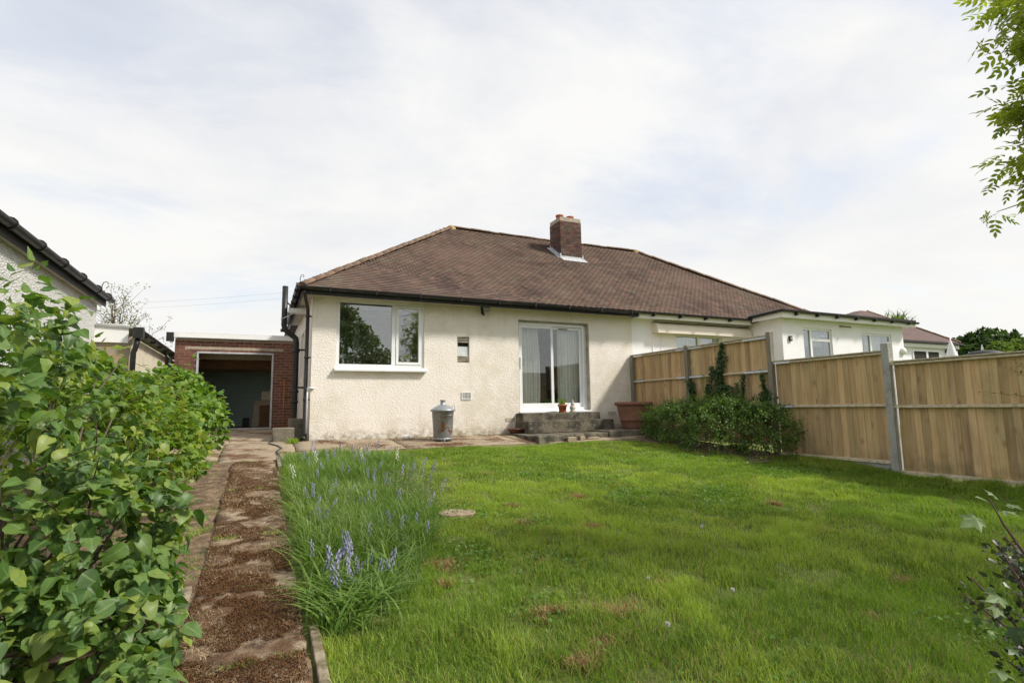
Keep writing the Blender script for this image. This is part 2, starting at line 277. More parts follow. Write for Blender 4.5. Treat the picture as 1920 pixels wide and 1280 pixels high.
# ------------------------------------------------------------------ object helpers
def tag(o, label=None, cat=None, group=None, kind=None):
    if label: o['label'] = label
    if cat: o['category'] = cat
    if group: o['group'] = group
    if kind: o['kind'] = kind
    return o
ROOT = {}
def thing(name, label, cat, loc=(0, 0, 0), group=None):
    o = bpy.data.objects.new(name, None); COL.objects.link(o); o.location = loc; o.empty_display_size = .2
    ROOT[o.name] = Vector(loc)
    return tag(o, label, cat, group)
def origin(o):
    v = Vector((0, 0, 0))
    while o is not None:
        v = v+Vector(o.location); o = o.parent
    return v
class MB:
    def __init__(s): s.v = []; s.f = []; s.sm = []
    def quad(s, *p, smooth=False):
        n = len(s.v); s.v += [tuple(q) for q in p]; s.f.append(tuple(range(n, n+len(p)))); s.sm.append(smooth); return s
    def box(s, x0, x1, y0, y1, z0, z1, rot=None, jit=0):
        c = [(x, y, z) for z in (z0, z1) for y in (y0, y1) for x in (x0, x1)]
        if jit: c = [tuple(a+random.uniform(-jit, jit) for a in p) for p in c]
        if rot is not None:
            ct = Vector(((x0+x1)/2, (y0+y1)/2, (z0+z1)/2)); c = [tuple(ct+rot@(Vector(p)-ct)) for p in c]
        n = len(s.v); s.v += c
        for q in ((0, 2, 3, 1), (4, 5, 7, 6), (0, 1, 5, 4), (2, 6, 7, 3), (0, 4, 6, 2), (1, 3, 7, 5)):
            s.f.append(tuple(n+i for i in q)); s.sm.append(False)
        return s
    def hexa(s, b, t):
        """8-corner solid: b and t are 4 points each, counter-clockwise from above"""
        n = len(s.v); s.v += [tuple(p) for p in b]+[tuple(p) for p in t]
        for q in ((3, 2, 1, 0), (4, 5, 6, 7), (0, 1, 5, 4), (1, 2, 6, 5), (2, 3, 7, 6), (3, 0, 4, 7)):
            s.f.append(tuple(n+i for i in q)); s.sm.append(False)
        return s
    def tube(s, pts, rad, n=8, cap=True, smooth=True):
        pts = [Vector(p) for p in pts]
        if isinstance(rad, (int, float)): rad = [rad]*len(pts)
        base = len(s.v); up = Vector((0, 0, 1)); px = None
        for i, p in enumerate(pts):
            d = (pts[min(i+1, len(pts)-1)]-pts[max(i-1, 0)]).normalized()
            if px is None:
                a = up if abs(d.z) < .9 else Vector((1, 0, 0)); px = d.cross(a).normalized()
            else: px = (px-d*px.dot(d)).normalized()
            py = d.cross(px)
            for k in range(n):
                a = 2*math.pi*k/n; s.v.append(tuple(p+rad[i]*(math.cos(a)*px+math.sin(a)*py)))
        for i in range(len(pts)-1):
            for k in range(n):
                a = base+i*n+k; b = base+i*n+(k+1) % n
                s.f.append((a, b, b+n, a+n)); s.sm.append(smooth)
        if cap:
            s.f.append(tuple(base+k for k in reversed(range(n)))); s.sm.append(False)
            s.f.append(tuple(base+(len(pts)-1)*n+k for k in range(n))); s.sm.append(False)
        return s
    def lathe(s, prof, c=(0, 0, 0), n=32, smooth=True, fl=None):
        base = len(s.v)
        for (r, z) in prof:
            for k in range(n):
                a = 2*math.pi*k/n; rr = r*(1+(fl*math.cos(a*n/2) if fl else 0))
                s.v.append((c[0]+rr*math.cos(a), c[1]+rr*math.sin(a), c[2]+z))
        for i in range(len(prof)-1):
            for k in range(n):
                a = base+i*n+k; b = base+i*n+(k+1) % n
                s.f.append((a, b, b+n, a+n)); s.sm.append(smooth)
        return s
    def mesh(s, name, off=Vector((0, 0, 0))):
        me = bpy.data.meshes.new(name)
        me.from_pydata([tuple(Vector(v)-off) for v in s.v], [], s.f)
        me.polygons.foreach_set('use_smooth', s.sm); me.update()
        return me
    def build(s, name, mt, parent=None, **k):
        off = origin(parent) if parent else Vector((0, 0, 0))
        me = s.mesh(name, off); me.materials.append(M[mt] if isinstance(mt, str) else mt)
        o = bpy.data.objects.new(name, me); COL.objects.link(o)
        if parent: o.parent = parent
        tag(o, **k); return o
def bevel(o, wd=.006, seg=2):
    b = o.modifiers.new('bevel', 'BEVEL'); b.width = wd; b.segments = seg; b.limit_method = 'ANGLE'; return o
def put(me, name, parent, mtx, **k):
    """an object on a shared mesh, matrix given in world space"""
    o = bpy.data.objects.new(name, me); COL.objects.link(o)
    if parent:
        o.parent = parent; mtx = Matrix.Translation(-origin(parent))@mtx
    o.matrix_basis = mtx; tag(o, **k); return o
def np_mesh(name, V, F, mt, tone=None, parent=None, smooth=False, vein=None, **k):
    me = bpy.data.meshes.new(name); nv, nf, q = len(V), len(F), F.shape[1]
    if parent is not None: V = V-np.array(origin(parent))
    me.vertices.add(nv); me.vertices.foreach_set('co', np.ascontiguousarray(V, np.float32).ravel())
    me.loops.add(nf*q); me.loops.foreach_set('vertex_index', np.ascontiguousarray(F, np.int32).ravel())
    me.polygons.add(nf); me.polygons.foreach_set('loop_start', np.arange(0, nf*q, q, dtype=np.int32))
    try: me.polygons.foreach_set('loop_total', np.full(nf, q, np.int32))
    except Exception: pass
    if tone is not None:
        a = me.attributes.new('tone', 'FLOAT', 'POINT'); a.data.foreach_set('value', np.ascontiguousarray(tone, np.float32))
    if vein is not None:
        a = me.attributes.new('vein', 'FLOAT', 'POINT'); a.data.foreach_set('value', np.ascontiguousarray(vein, np.float32))
    me.update(calc_edges=True)
    if smooth: me.polygons.foreach_set('use_smooth', np.ones(nf, bool))
    me.materials.append(M[mt] if isinstance(mt, str) else mt)
    o = bpy.data.objects.new(name, me); COL.objects.link(o)
    if parent is not None: o.parent = parent
    tag(o, **k); return o
def stamp(tV, tF, P, X, Y, Z, sc):
    """copies of a template at P with frame X,Y,Z and scale"""
    n = len(P); sc = np.broadcast_to(np.asarray(sc, float).reshape(-1, 1, 1), (n, 1, 1))
    V = (tV[None, :, 0, None]*X[:, None, :]+tV[None, :, 1, None]*Y[:, None, :]+tV[None, :, 2, None]*Z[:, None, :])*sc+P[:, None, :]
    F = tF[None]+(np.arange(n)*len(tV))[:, None, None]
    return V.reshape(-1, 3), F.reshape(-1, tF.shape[1])
def nrm(a): return a/np.maximum(np.linalg.norm(a, axis=-1, keepdims=True), 1e-9)
def frames(axis, normal):
    Y = nrm(axis); X = nrm(np.cross(Y, normal)); Z = np.cross(X, Y); return X, Y, Z

def gz(x, y):
    """ground height: the garden rises towards the house"""
    y = np.clip(y, -3, 13.5); b = .0225+.075*y
    t = np.clip((np.asarray(x)-7.4)/1.3, 0, 1); t = t*t*(3-2*t)
    return b+t*np.clip(.40-b, 0, .35)*np.clip(y, 0, 1)*(np.asarray(x) < 30)
def lump(x, y):
    return .014*np.sin(x*2.1+y*1.3)+.011*np.sin(x*4.7-y*3.9+1)+.008*np.sin(x*9.1+y*7.7)+.006*np.sin(x*15-y*13)
def vnoise(x, y, sc, seed=0):
    r = np.random.default_rng(seed).random((64, 64)); x = x*sc+20; y = y*sc+20
    i = np.floor(x).astype(int); j = np.floor(y).astype(int); fx = x-i; fy = y-j
    fx = fx*fx*(3-2*fx); fy = fy*fy*(3-2*fy); g = lambda a, b: r[a % 64, b % 64]
    return (g(i, j)*(1-fx)+g(i+1, j)*fx)*(1-fy)+(g(i, j+1)*(1-fx)+g(i+1, j+1)*fx)*fy
def fbm(x, y, sc, seed=0):
    return (vnoise(x, y, sc, seed)+.5*vnoise(x, y, sc*2.1, seed+1)+.25*vnoise(x, y, sc*4.3, seed+2))/1.75

# ------------------------------------------------------------------ ground
def sheet(name, xs, ys, zf, mt, **k):
    X, Y = np.meshgrid(xs, ys); Z = zf(X, Y); V = np.stack([X, Y, Z], -1).reshape(-1, 3)
    nx, ny = len(xs), len(ys); i = (np.arange(ny-1)[:, None]*nx+np.arange(nx-1)[None]).ravel()
    return np_mesh(name, V, np.stack([i, i+1, i+nx+1, i+nx], -1), mt, smooth=True, **k)
sheet('ground', np.concatenate([[-600, -60, -12], np.linspace(-6, -.4, 24), np.linspace(.28, 9, 60), [14, 30, 60, 600]]),
      np.concatenate([[-600, -50, -10], np.linspace(-3, 11.7, 90), [13.5, 25, 60, 600]]),
      lambda x, y: gz(x, y)+np.where((x > .4) & (x < 9) & (y > -2) & (y < 9.6), lump(x, y), 0)-.012, 'lawn', kind='structure')
# planted border under the hedge
sheet('soil_border', np.linspace(-2.6, -.325, 13), np.linspace(-.5, 9.4, 30), lambda x, y: gz(x, y)+.012+.03*np.sin(x*9+y*5)*np.sin(y*7), 'soil', kind='structure')
sheet('soil_border', np.linspace(7.35, 8.84, 14), np.linspace(6.7, 10.3, 30), lambda x, y: gz(x, y)+.010+.02*np.sin(x*9+y*5)*np.sin(y*7)-.03*(np.abs(x-8.1) > .7), 'soil', kind='structure')
# path: four cast slabs with broken joints between them
pth = thing('path', None, None, (0, 0, .02)); pth['kind'] = 'structure'

def slab(x0, x1, y0, y1, th, mt, name, parent, skew=0, dz=0):
    nx, ny = 10, max(6, int((y1-y0)/.09)); mb = MB(); idx = {}; tilt = (random.uniform(-.006, .006), random.uniform(-.016, .016))
    for j in range(ny+1):
        for i in range(nx+1):
            x = x0+(x1-x0)*i/nx; y = y0+(y1-y0)*j/ny+skew*(i/nx-.5)
            if i in (0, nx): x += random.uniform(-.012, .012)
            if j in (0, ny): y += random.uniform(-.012, .012)
            z = float(gz(x, y))+dz+tilt[0]+tilt[1]*(j/ny-.5)+.012*(vnoise(np.array(x), np.array(y), 3, 5)-.5)+(.0 if 0 < i < nx and 0 < j < ny else -.006)
            idx[i, j] = len(mb.v); mb.v.append((x, y, z))
    for j in range(ny):
        for i in range(nx):
            mb.f.append((idx[i, j], idx[i+1, j], idx[i+1, j+1], idx[i, j+1])); mb.sm.append(True)
    rim = [idx[i, 0] for i in range(nx+1)]+[idx[nx, j] for j in range(1, ny+1)]+[idx[i, ny] for i in range(nx-1, -1, -1)]+[idx[0, j] for j in range(ny-1, 0, -1)]
    b0 = len(mb.v); mb.v += [(mb.v[r][0], mb.v[r][1], mb.v[r][2]-th) for r in rim]; n = len(rim)
    for k in range(n):
        mb.f.append((rim[k], b0+k, b0+(k+1) % n, rim[(k+1) % n])); mb.sm.append(False)
    return mb.build(name, mt, parent)
ys = [-.6, 1.35, 3.12, 5.36, 7.3, 9.25]
for k in range(5):
    slab(-.33, .27, ys[k]+.016, ys[k+1]-.016, .06, 'path', 'slab', pth, skew=(-.06, .05, -.12, .06, -.05)[k], dz=.028)
# concrete edging on both sides of the path
for k, (x, y0, y1) in enumerate([(.315, -.5, 1.6), (.32, 1.66, 3.42), (.30, 8.55, 9.45)]):
    mb = MB(); c = [(x-.022, y0), (x+.03, y0), (x+.03, y1), (x-.022, y1)]
    mb.hexa([(a, b, gz(a, b)-.05) for a, b in c], [(a, b, gz(a, b)+.032+(.035 if k == 2 else 0)) for a, b in c]); bevel(mb.build('edging_stone', 'edging', pth), .008)
for k, (y0, y1) in enumerate([(1.2, 2.35), (2.42, 3.02), (3.2, 3.75), (4.05, 4.62)]):
    mb = MB(); c = [(-.41+random.uniform(-.03, .01), y0), (-.345, y0), (-.35, y1), (-.40+random.uniform(-.02, .02), y1)]
    mb.hexa([(a, b, gz(a, b)-.05) for a, b in c], [(a, b, gz(a, b)+.034+random.uniform(-.012, .008)) for a, b in c]); bevel(mb.build('edging_stone', 'edging', pth), .008)
# patio strip and drive in front of the garage
pt = thing('patio', None, None, (0, 10, .8)); pt['kind'] = 'structure'
xsp = [-1.95, -.55, .62, 2.5, 4.95, 7.1, 8.80]
for k in range(6):
    y0 = 9.72 if k == 0 else (9.45 if k == 1 else 10.02)
    slab(xsp[k]+.01, xsp[k+1]-.01, y0, 11.66, .07, 'patio', 'slab', pt, dz=.014)
slab(-1.95, .62, 11.70, 13.7, .07, 'patio', 'slab', pt, dz=.014); slab(-1.95, .80, 13.72, 15.98, .07, 'patio', 'slab', pt, dz=.014)

# ------------------------------------------------------------------ buildings: shared builders
def wall_grid(mb, x0, x1, z0, z1, y0, y1, holes, axis='x', step=None):
    """a wall slab of real thickness with openings; front face at y0, back at y1"""
    xs = sorted({x0, x1, *[h[0] for h in holes], *[h[1] for h in holes]}); zs = sorted({z0, z1, *[h[2] for h in holes], *[h[3] for h in holes]})
    solid = lambda i, j: 0 <= i < len(xs)-1 and 0 <= j < len(zs)-1 and not any(h[0] <= (xs[i]+xs[i+1])/2 <= h[1] and h[2] <= (zs[j]+zs[j+1])/2 <= h[3] for h in holes)
    P = (lambda x, y, z: (x, y, z)) if axis == 'x' else (lambda x, y, z: (y, x, z))
    for i in range(len(xs)-1):
        for j in range(len(zs)-1):
            if not solid(i, j): continue
            a, b, c, d = xs[i], xs[i+1], zs[j], zs[j+1]
            mb.quad(P(a, y0, c), P(b, y0, c), P(b, y0, d), P(a, y0, d)); mb.quad(P(b, y1, c), P(a, y1, c), P(a, y1, d), P(b, y1, d))
            if not solid(i-1, j): mb.quad(P(a, y1, c), P(a, y0, c), P(a, y0, d), P(a, y1, d))
            if not solid(i+1, j): mb.quad(P(b, y0, c), P(b, y1, c), P(b, y1, d), P(b, y0, d))
            if not solid(i, j-1): mb.quad(P(a, y0, c), P(a, y1, c), P(b, y1, c), P(b, y0, c))
            if not solid(i, j+1): mb.quad(P(a, y1, d), P(a, y0, d), P(b, y0, d), P(b, y1, d))
    return mb
def frame(mb, x0, x1, z0, z1, y0, y1, t, tb=None):
    tb = tb or t
    mb.box(x0, x0+t, y0, y1, z0, z1); mb.box(x1-t, x1, y0, y1, z0, z1)
    mb.box(x0+t, x1-t, y0, y1, z0, z0+tb); mb.box(x0+t, x1-t, y0, y1, z1-t, z1); return mb
def gutter(mb, a, b, r=.06, n=10):
    """half-round gutter from a to b, open at the top"""
    a, b = Vector(a), Vector(b); d = (b-a).normalized(); s = d.cross(Vector((0, 0, 1))).normalized()
    for p0, p1 in ((a, b),):
        for k in range(n):
            t0, t1 = math.pi*k/n, math.pi*(k+1)/n
            q = lambda p, t, rr: p+s*math.cos(t)*rr-Vector((0, 0, math.sin(t)*rr))
            mb.quad(q(p0, t0, r), q(p1, t0, r), q(p1, t1, r), q(p0, t1, r), smooth=True)
            mb.quad(q(p0, t1, r-.006), q(p1, t1, r-.006), q(p1, t0, r-.006), q(p0, t0, r-.006), smooth=True)
        for p in (p0, p1):
            mb.quad(*[q(p, math.pi*k/n, r) for k in range(n+1)])
        for sg in (0, math.pi):
            mb.quad(q(p0, sg, r), q(p1, sg, r), q(p1, sg, r-.006), q(p0, sg, r-.006))
    return mb

EY, EZ, SL = 11.30, 3.95, .69          # eaves line and roof slope
RY = 15.95; RZ = EZ+SL*(RY-EY); PARTY = 8.90
HL, HR = .66, 17.10
ang = math.atan(SL)
def roof_z(y): return EZ+SL*(y-EY)

house = thing('bungalow', 'cream rendered bungalow with brown tiled hipped roof in the middle of the photo', 'house', (5, 12, .9))
nb = thing('neighbouring_bungalow', 'white rendered right-hand half of the semi-detached pair with a flat-roofed extension beyond the fence', 'house', (12, 12, .9))

# walls
WH = [(1.41, 3.27, 2.39, 3.81), (5.58, 7.56, 1.40, 3.60), (4.04, 4.33, 2.53, 3.13)]
mb = MB(); wall_grid(mb, .93, PARTY, .70, 3.90, 11.70, 11.95, WH)
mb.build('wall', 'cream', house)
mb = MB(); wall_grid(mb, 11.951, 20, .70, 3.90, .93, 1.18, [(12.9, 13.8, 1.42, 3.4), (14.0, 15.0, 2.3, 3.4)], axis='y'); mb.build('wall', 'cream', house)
mb = MB()
mb.box(1.19, PARTY-.13, 11.96, 19.9, 1.30, 1.38); mb.build('floor', 'floor_in', house)
mb = MB(); mb.box(1.19, PARTY-.13, 11.96, 19.9, 3.84, 3.88)
mb.box(1.19, 4.95, 15.2, 15.3, 1.381, 3.839); mb.box(5.0, PARTY-.2, 16.5, 16.6, 1.381, 3.839); mb.box(4.96, 5.04, 11.96, 16.49, 1.381, 3.839)
mb.box(PARTY-.19, PARTY-.02, 11.96, 19.9, 1.0, 3.839); mb.box(1.181, 1.20, 11.96, 12.89, 1.381, 3.839); mb.box(1.181, 1.20, 15.31, 19.9, 1.381, 3.839); mb.build('inner_wall', 'room', house)
mb = MB(); mb.box(5.58, 7.56, 11.60, 11.698, 3.60, 3.61)
# reveal lining of the patio door (mottled, darker than the wall)
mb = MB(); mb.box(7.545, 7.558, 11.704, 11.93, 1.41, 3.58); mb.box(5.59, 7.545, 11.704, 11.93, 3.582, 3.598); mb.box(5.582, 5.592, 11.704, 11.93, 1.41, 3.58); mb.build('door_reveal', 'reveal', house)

# underlay and tiles
def hip_roof(name, x0, x1, left, right, parent):
    """roof body between x0 and x1; left/right True where that end is hipped"""
    d = RY-EY; o = .03
    A = (x0, EY, EZ-o); B = (x1, EY, EZ-o); C = (x1-(d if right else 0), RY, RZ-o); D = (x0+(d if left else 0), RY, RZ-o)
    E2 = (x0, 2*RY-EY, EZ-o); F2 = (x1, 2*RY-EY, EZ-o)
    mb = MB(); mb.quad(A, B, C, D); mb.quad(F2, E2, D, C)
    mb.quad(E2, A, D) if left else mb.quad(E2, A, D)
    mb.quad(B, F2, C)
    mb.quad(E2, F2, B, A)
    return mb.build(name, 'tile_moss', parent)
r1 = hip_roof('roof', HL, PARTY-.001, True, False, house)
r2 = hip_roof('roof', PARTY+.001, HR, False, True, nb)
TW, TG = .165, .098                     # tile width and gauge
tv = np.array([(-.0812, -.002, -.004), (.0812, -.002, -.004), (.0812, .17, -.004), (-.0812, .17, -.004), (-.0812, 0, .011), (.0812, 0, .011), (.0812, .17, .006), (-.0812, .17, .006)])
tf = np.array([(4, 5, 6, 7), (0, 1, 5, 4), (1, 2, 6, 5), (3, 0, 4, 7)])
tme = bpy.data.meshes.new('tile'); tme.from_pydata([tuple(v) for v in tv], [], [tuple(f) for f in tf]); tme.materials.append(M['tile'])
slope_len = (RY-EY)/math.cos(ang); pos = []; fr = []
for c in range(int(slope_len/TG)):
    s = c*TG-.03; y = EY+s*math.cos(ang); x = HL+(c % 2)*TW/2+math.ceil((max(0, y-EY)-.05)/TW)*TW
    xr = HR-max(0, y-EY)
    while x < xr+.05:
        if not (8.40 < x < 9.10 and 14.45 < y < 15.0):
            pos.append((x+random.uniform(-.001, .001), y, EZ+s*math.sin(ang)+.008, random.gauss(0, .0015), random.gauss(.11, .008)))
        x += TW
pos = np.array(pos)
# gentle sag of the old roof
pos[:, 2] += -.045*np.sin((pos[:, 0]-HL)/(HR-HL)*math.pi*2)**2*np.sin(np.clip((pos[:, 1]-EY)/(RY-EY), 0, 1)*math.pi)
def tile_frame(p):
    yaw, lift = p[3], p[4]; a = ang-lift
    X = np.array([math.cos(yaw), math.sin(yaw), 0]); Y = np.array([-math.sin(yaw)*math.cos(a), math.cos(yaw)*math.cos(a), math.sin(a)]); return X, Y, np.cross(X, Y)
own = pos[pos[:, 0] < PARTY-.02]; oth = pos[pos[:, 0] >= PARTY-.02]
dist = np.linalg.norm(own[:, :3]-np.array(EYE), axis=1); od = np.argsort(dist)
for i in od[:300]:
    X, Y, Z = tile_frame(own[i]); mt4 = Matrix((X, Y, Z)).transposed().to_4x4(); mt4.translation = Vector(own[i][:3])
    put(tme, 'tile', r1, Matrix(mt4)) if False else put(tme, 'tile', r1, mt4)
def tiles(P, parent):
    F = [tile_frame(p) for p in P]; X = np.array([f[0] for f in F]); Y = np.array([f[1] for f in F]); Z = np.array([f[2] for f in F])
    V, Q = stamp(tv, tf, P[:, :3], X, Y, Z, 1.0)
    np_mesh('tile_courses', V, Q, 'tile', np.repeat(rng.random(len(P)), len(tv)), parent, kind='stuff')
tiles(own[od[300:]], r1); tiles(oth, r2)
# hip and ridge tiles, each a half-round piece
def half_round(L, r=.11, n=8):
    mb = MB(); P = []
    for yy, rr in ((0, r), (L, r*.93)):
        for k in range(n+1):
            t = math.pi*k/n; mb.v.append((rr*math.cos(t), yy, rr*.62*math.sin(t)))
    for k in range(n): mb.f.append((k, k+1, n+2+k, n+1+k)); mb.sm.append(True)
    mb.f.append(tuple(range(n, -1, -1))); mb.sm.append(False); return mb
rme = half_round(.34).mesh('ridge_tile'); rme.materials.append(M['ridge'])
def ridge_run(a, b, parent, L=.32):
    a, b = Vector(a), Vector(b); d = (b-a).normalized(); n = max(1, int((b-a).length/L))
    X = d.cross(Vector((0, 0, 1))).normalized(); Z = X.cross(d)
    for k in range(n):
        p = a+(b-a)*(k/n)+Vector((random.uniform(-.006, .006), 0, random.uniform(-.006, .012)))
        yd = (d+Z*random.uniform(.01, .05)).normalized(); Zz = X.cross(yd); mt4 = Matrix((X, yd, Zz)).transposed().to_4x4(); mt4.translation = p
        put(rme, 'ridge_tile', parent, mt4)
D4 = RY-EY
ridge_run((HL+.02, EY+.02, EZ+.0), (HL+D4, RY, RZ+.0), r1); ridge_run((HL+D4+.0, RY, RZ-.0), (PARTY, RY, RZ-.04), r1)
ridge_run((PARTY, RY, RZ-.04), (HR-D4, RY, RZ), r2); ridge_run((HR-.02, EY+.02, EZ), (HR-D4, RY, RZ), r2)
for (x, par) in ((HL+D4, r1), (HR-D4, r2)):
    MB().lathe([(.17, -.10), (.15, .02), (.10, .075), (.001, .10)], (x, RY, RZ-.02), 10).build('ridge_cap', 'lichen', par)
# fascia, soffit, gutters
mb = MB(); mb.box(HL+.06, PARTY-.05, 11.345, 11.365, 3.79, 3.935); mb.box(HL+.04, HL+.06, 11.366, 20, 3.79, 3.935); mb.build('fascia_board', 'blackpaint', house)
mb = MB(); mb.box(HL+.062, PARTY-.05, 11.366, 11.699, 3.835, 3.85); mb.box(HL+.062, .929, 11.70, 16, 3.835, 3.85); mb.build('soffit', 'soffit', house)
mb = MB(); gutter(mb, (HL-.02, 11.275, 3.935), (PARTY-.3, 11.275, 3.90)); mb.build('gutter', 'black', house)
mb = MB(); gutter(mb, (HL-.03, 16.0, 3.90), (HL-.03, 11.27, 3.94), .06)
for y in (11.55, 12.2, 12.9, 13.6, 14.4): mb.tube([(HL-.03, y-.012, 3.90), (HL-.03, y+.012, 3.90)], .072, 12)
mb.build('gutter', 'black', house)
g = MB()
for k in range(9): g.box(1.2+k*.92, 1.225+k*.92, 11.205, 11.345, 3.855+(-.004*k), 3.945)
g.build('gutter_bracket', 'black', house, kind='stuff')
# little iron hook at the hip corner
mb = MB(); mb.tube([(HL+.0, 11.22, 3.96), (HL-.02, 11.18, 4.06), (HL-.0, 11.16, 4.12), (HL+.04, 11.16, 4.13), (HL+.05, 11.16, 4.10), (HL+.03, 11.16, 4.085)], .007, 6); mb.build('hip_iron', 'black', house)

# chimney: stack of single bricks
chm = bpy.data.objects.new('chimney', None); COL.objects.link(chm); chm.parent = house; chm.location = Vector((8.77, 14.75, 6.0))-Vector((5, 12, .9))
CX0, CX1, CY0, CY1 = 8.38, 9.14, 14.40, 15.08
mb = MB(); mb.box(CX0+.008, CX1-.008, CY0+.008, CY1-.008, 5.6, 7.44); mb.build('mortar_core', 'mortar', chm)
bme = MB().box(-.1075, .1075, -.05, .05, -.0325, .0325, jit=.0015).mesh('brick'); bme.materials.append(M['brick_stack'])
def brick_course(x0, x1, y0, y1, z, odd, me, parent, L=.225):
    for (ax, p0, p1, q, sg) in (('x', x0, x1, y0, 1), ('x', x0, x1, y1, -1), ('y', y0+.1, y1-.1, x0, 1), ('y', y0+.1, y1-.1, x1, -1)):
        s = p0-(L/2 if odd else 0)
        while s < p1-.02:
            a, b = max(s, p0), min(s+L-.010, p1)
            if b-a > .04:
                sc = (b-a)/.215; c = (a+b)/2; j = random.uniform(-.003, .003)
                if ax == 'x': mt4 = Matrix.Translation((c, q+sg*(.05+j), z))@Matrix.Diagonal((sc, 1, 1, 1))
                else: mt4 = Matrix.Translation((q+sg*(.05+j), c, z))@Matrix.Rotation(math.pi/2, 4, 'Z')@Matrix.Diagonal((sc, 1, 1, 1))
                put(me, 'brick', parent, mt4)
            s += L
for k in range(20):
    z = 5.93+.075*k; ins = .022 if k == 19 else 0
    brick_course(CX0+ins, CX1-ins, CY0+ins, CY1-ins, z, k % 2, bme, chm)
mb = MB(); mb.hexa([(CX0+.02, CY0+.02, 7.385), (CX1-.02, CY0+.02, 7.385), (CX1-.02, CY1-.02, 7.385), (CX0+.02, CY1-.02, 7.385)],
                   [(CX0+.14, CY0+.14, 7.47), (CX1-.14, CY0+.14, 7.47), (CX1-.14, CY1-.14, 7.47), (CX0+.14, CY1-.14, 7.47)]); mb.build('flaunching', 'ridge', chm)
for x in (8.55, 8.93):
    mb = MB(); mb.lathe([(.11, 0), (.105, .06), (.12, .12), (.128, .13), (.128, .165), (.10, .165), (.09, .05)], (x, 14.72, 7.43), 24); mb.build('chimney_pot', 'terra_pot', chm)
mb = MB(); zf = roof_z(14.40)
mb.hexa([(CX0-.03, 14.20, roof_z(14.20)+.028), (CX1+.10, 14.20, roof_z(14.20)+.028), (CX1+.10, 14.385, roof_z(14.385)+.03), (CX0-.03, 14.385, roof_z(14.385)+.03)],
        [(CX0-.03, 14.20, roof_z(14.20)+.036), (CX1+.10, 14.20, roof_z(14.20)+.036), (CX1+.10, 14.385, roof_z(14.385)+.04), (CX0-.03, 14.385, roof_z(14.385)+.04)])
mb.box(CX0-.006, CX1+.006, 14.384, 14.396, roof_z(14.38)-.02, roof_z(14.38)+.10)
mb.box(CX0-.04, CX0-.002, 14.37, 14.41, roof_z(14.38), roof_z(14.38)+.17); mb.box(CX1+.002, CX1+.04, 14.37, 14.41, roof_z(14.38), roof_z(14.38)+.17); mb.build('flashing', 'lead', chm)
mb = MB()
for k in range(5):
    y = 14.42+k*.135; z = roof_z(y); mb.hexa([(CX0-.014, y, z-.02), (CX0-.003, y, z-.02), (CX0-.003, y+.135, z+.05), (CX0-.014, y+.135, z+.05)], [(CX0-.014, y, z+.085), (CX0-.003, y, z+.085), (CX0-.003, y+.12, z+.22), (CX0-.014, y+.12, z+.22)])
mb.hexa([(CX0-.12, 14.38, roof_z(14.38)+.03), (CX0-.01, 14.38, roof_z(14.38)+.03), (CX0-.01, 15.1, roof_z(15.1)+.03), (CX0-.12, 15.1, roof_z(15.1)+.03)], [(CX0-.12, 14.38, roof_z(14.38)+.037), (CX0-.01, 14.38, roof_z(14.38)+.037), (CX0-.01, 15.1, roof_z(15.1)+.037), (CX0-.12, 15.1, roof_z(15.1)+.037)])
mb.build('flashing', 'lead', chm)

# kitchen window
wn = MB(); frame(wn, 1.41, 3.27, 2.39, 3.81, 11.735, 11.80, .062); wn.box(2.555, 2.645, 11.735, 11.80, 2.452, 3.748)
wf = bevel(wn.build('window', 'upvc', house), .006)
sa = MB(); frame(sa, 2.648, 3.205, 2.455, 3.745, 11.722, 11.79, .058); bevel(sa.build('sash', 'upvc', wf), .006)
MB().box(1.475, 2.553, 11.760, 11.766, 2.455, 3.745).build('pane', 'glass', wf); MB().box(2.706, 3.147, 11.755, 11.761, 2.513, 3.687).build('pane', 'glass', wf)
MB().hexa([(1.37, 11.60, 2.30), (3.32, 11.60, 2.30), (3.32, 11.735, 2.315), (1.37, 11.735, 2.315)], [(1.37, 11.60, 2.335), (3.32, 11.60, 2.335), (3.32, 11.735, 2.388), (1.37, 11.735, 2.388)]).build('sill', 'upvc', wf)
MB().box(1.19, 4.9, 11.952, 12.10, 2.36, 2.385).build('window_board', 'upvc', house)
# things seen inside the kitchen
idr = thing('inner_door', 'white glazed door standing inside the kitchen behind the large window', 'door', (1.9, 14.0, 1.38))
a = frame(MB(), 1.42, 2.23, 1.38, 3.72, 14.0, 14.045, .13, .3).build('door_frame', 'upvc', idr); MB().box(1.55, 2.10, 14.02, 14.026, 1.68, 3.59).build('pane', 'glass', idr)
MB().box(2.15, 2.17, 13.97, 13.985, 2.62, 2.80).box(2.08, 2.16, 13.955, 13.972, 2.70, 2.715).build('handle', 'black', idr)
sh = MB().box(2.30, 2.73, 15.05, 15.19, 2.78, 2.83); tag(sh.build('wall_shelf', 'wood_dark'), 'dark narrow shelf on the back wall of the kitchen, seen through the large window', 'shelf')
bt = MB().lathe([(0, 0), (.035, 0), (.037, .01), (.036, .10), (.02, .13), (.014, .14), (.014, .17), (0, .17)], (3.02, 12.02, 2.385), 16); tag(bt.build('bottle', 'fascia'), 'small white bottle on the inner sill behind the narrow pane', 'bottle')

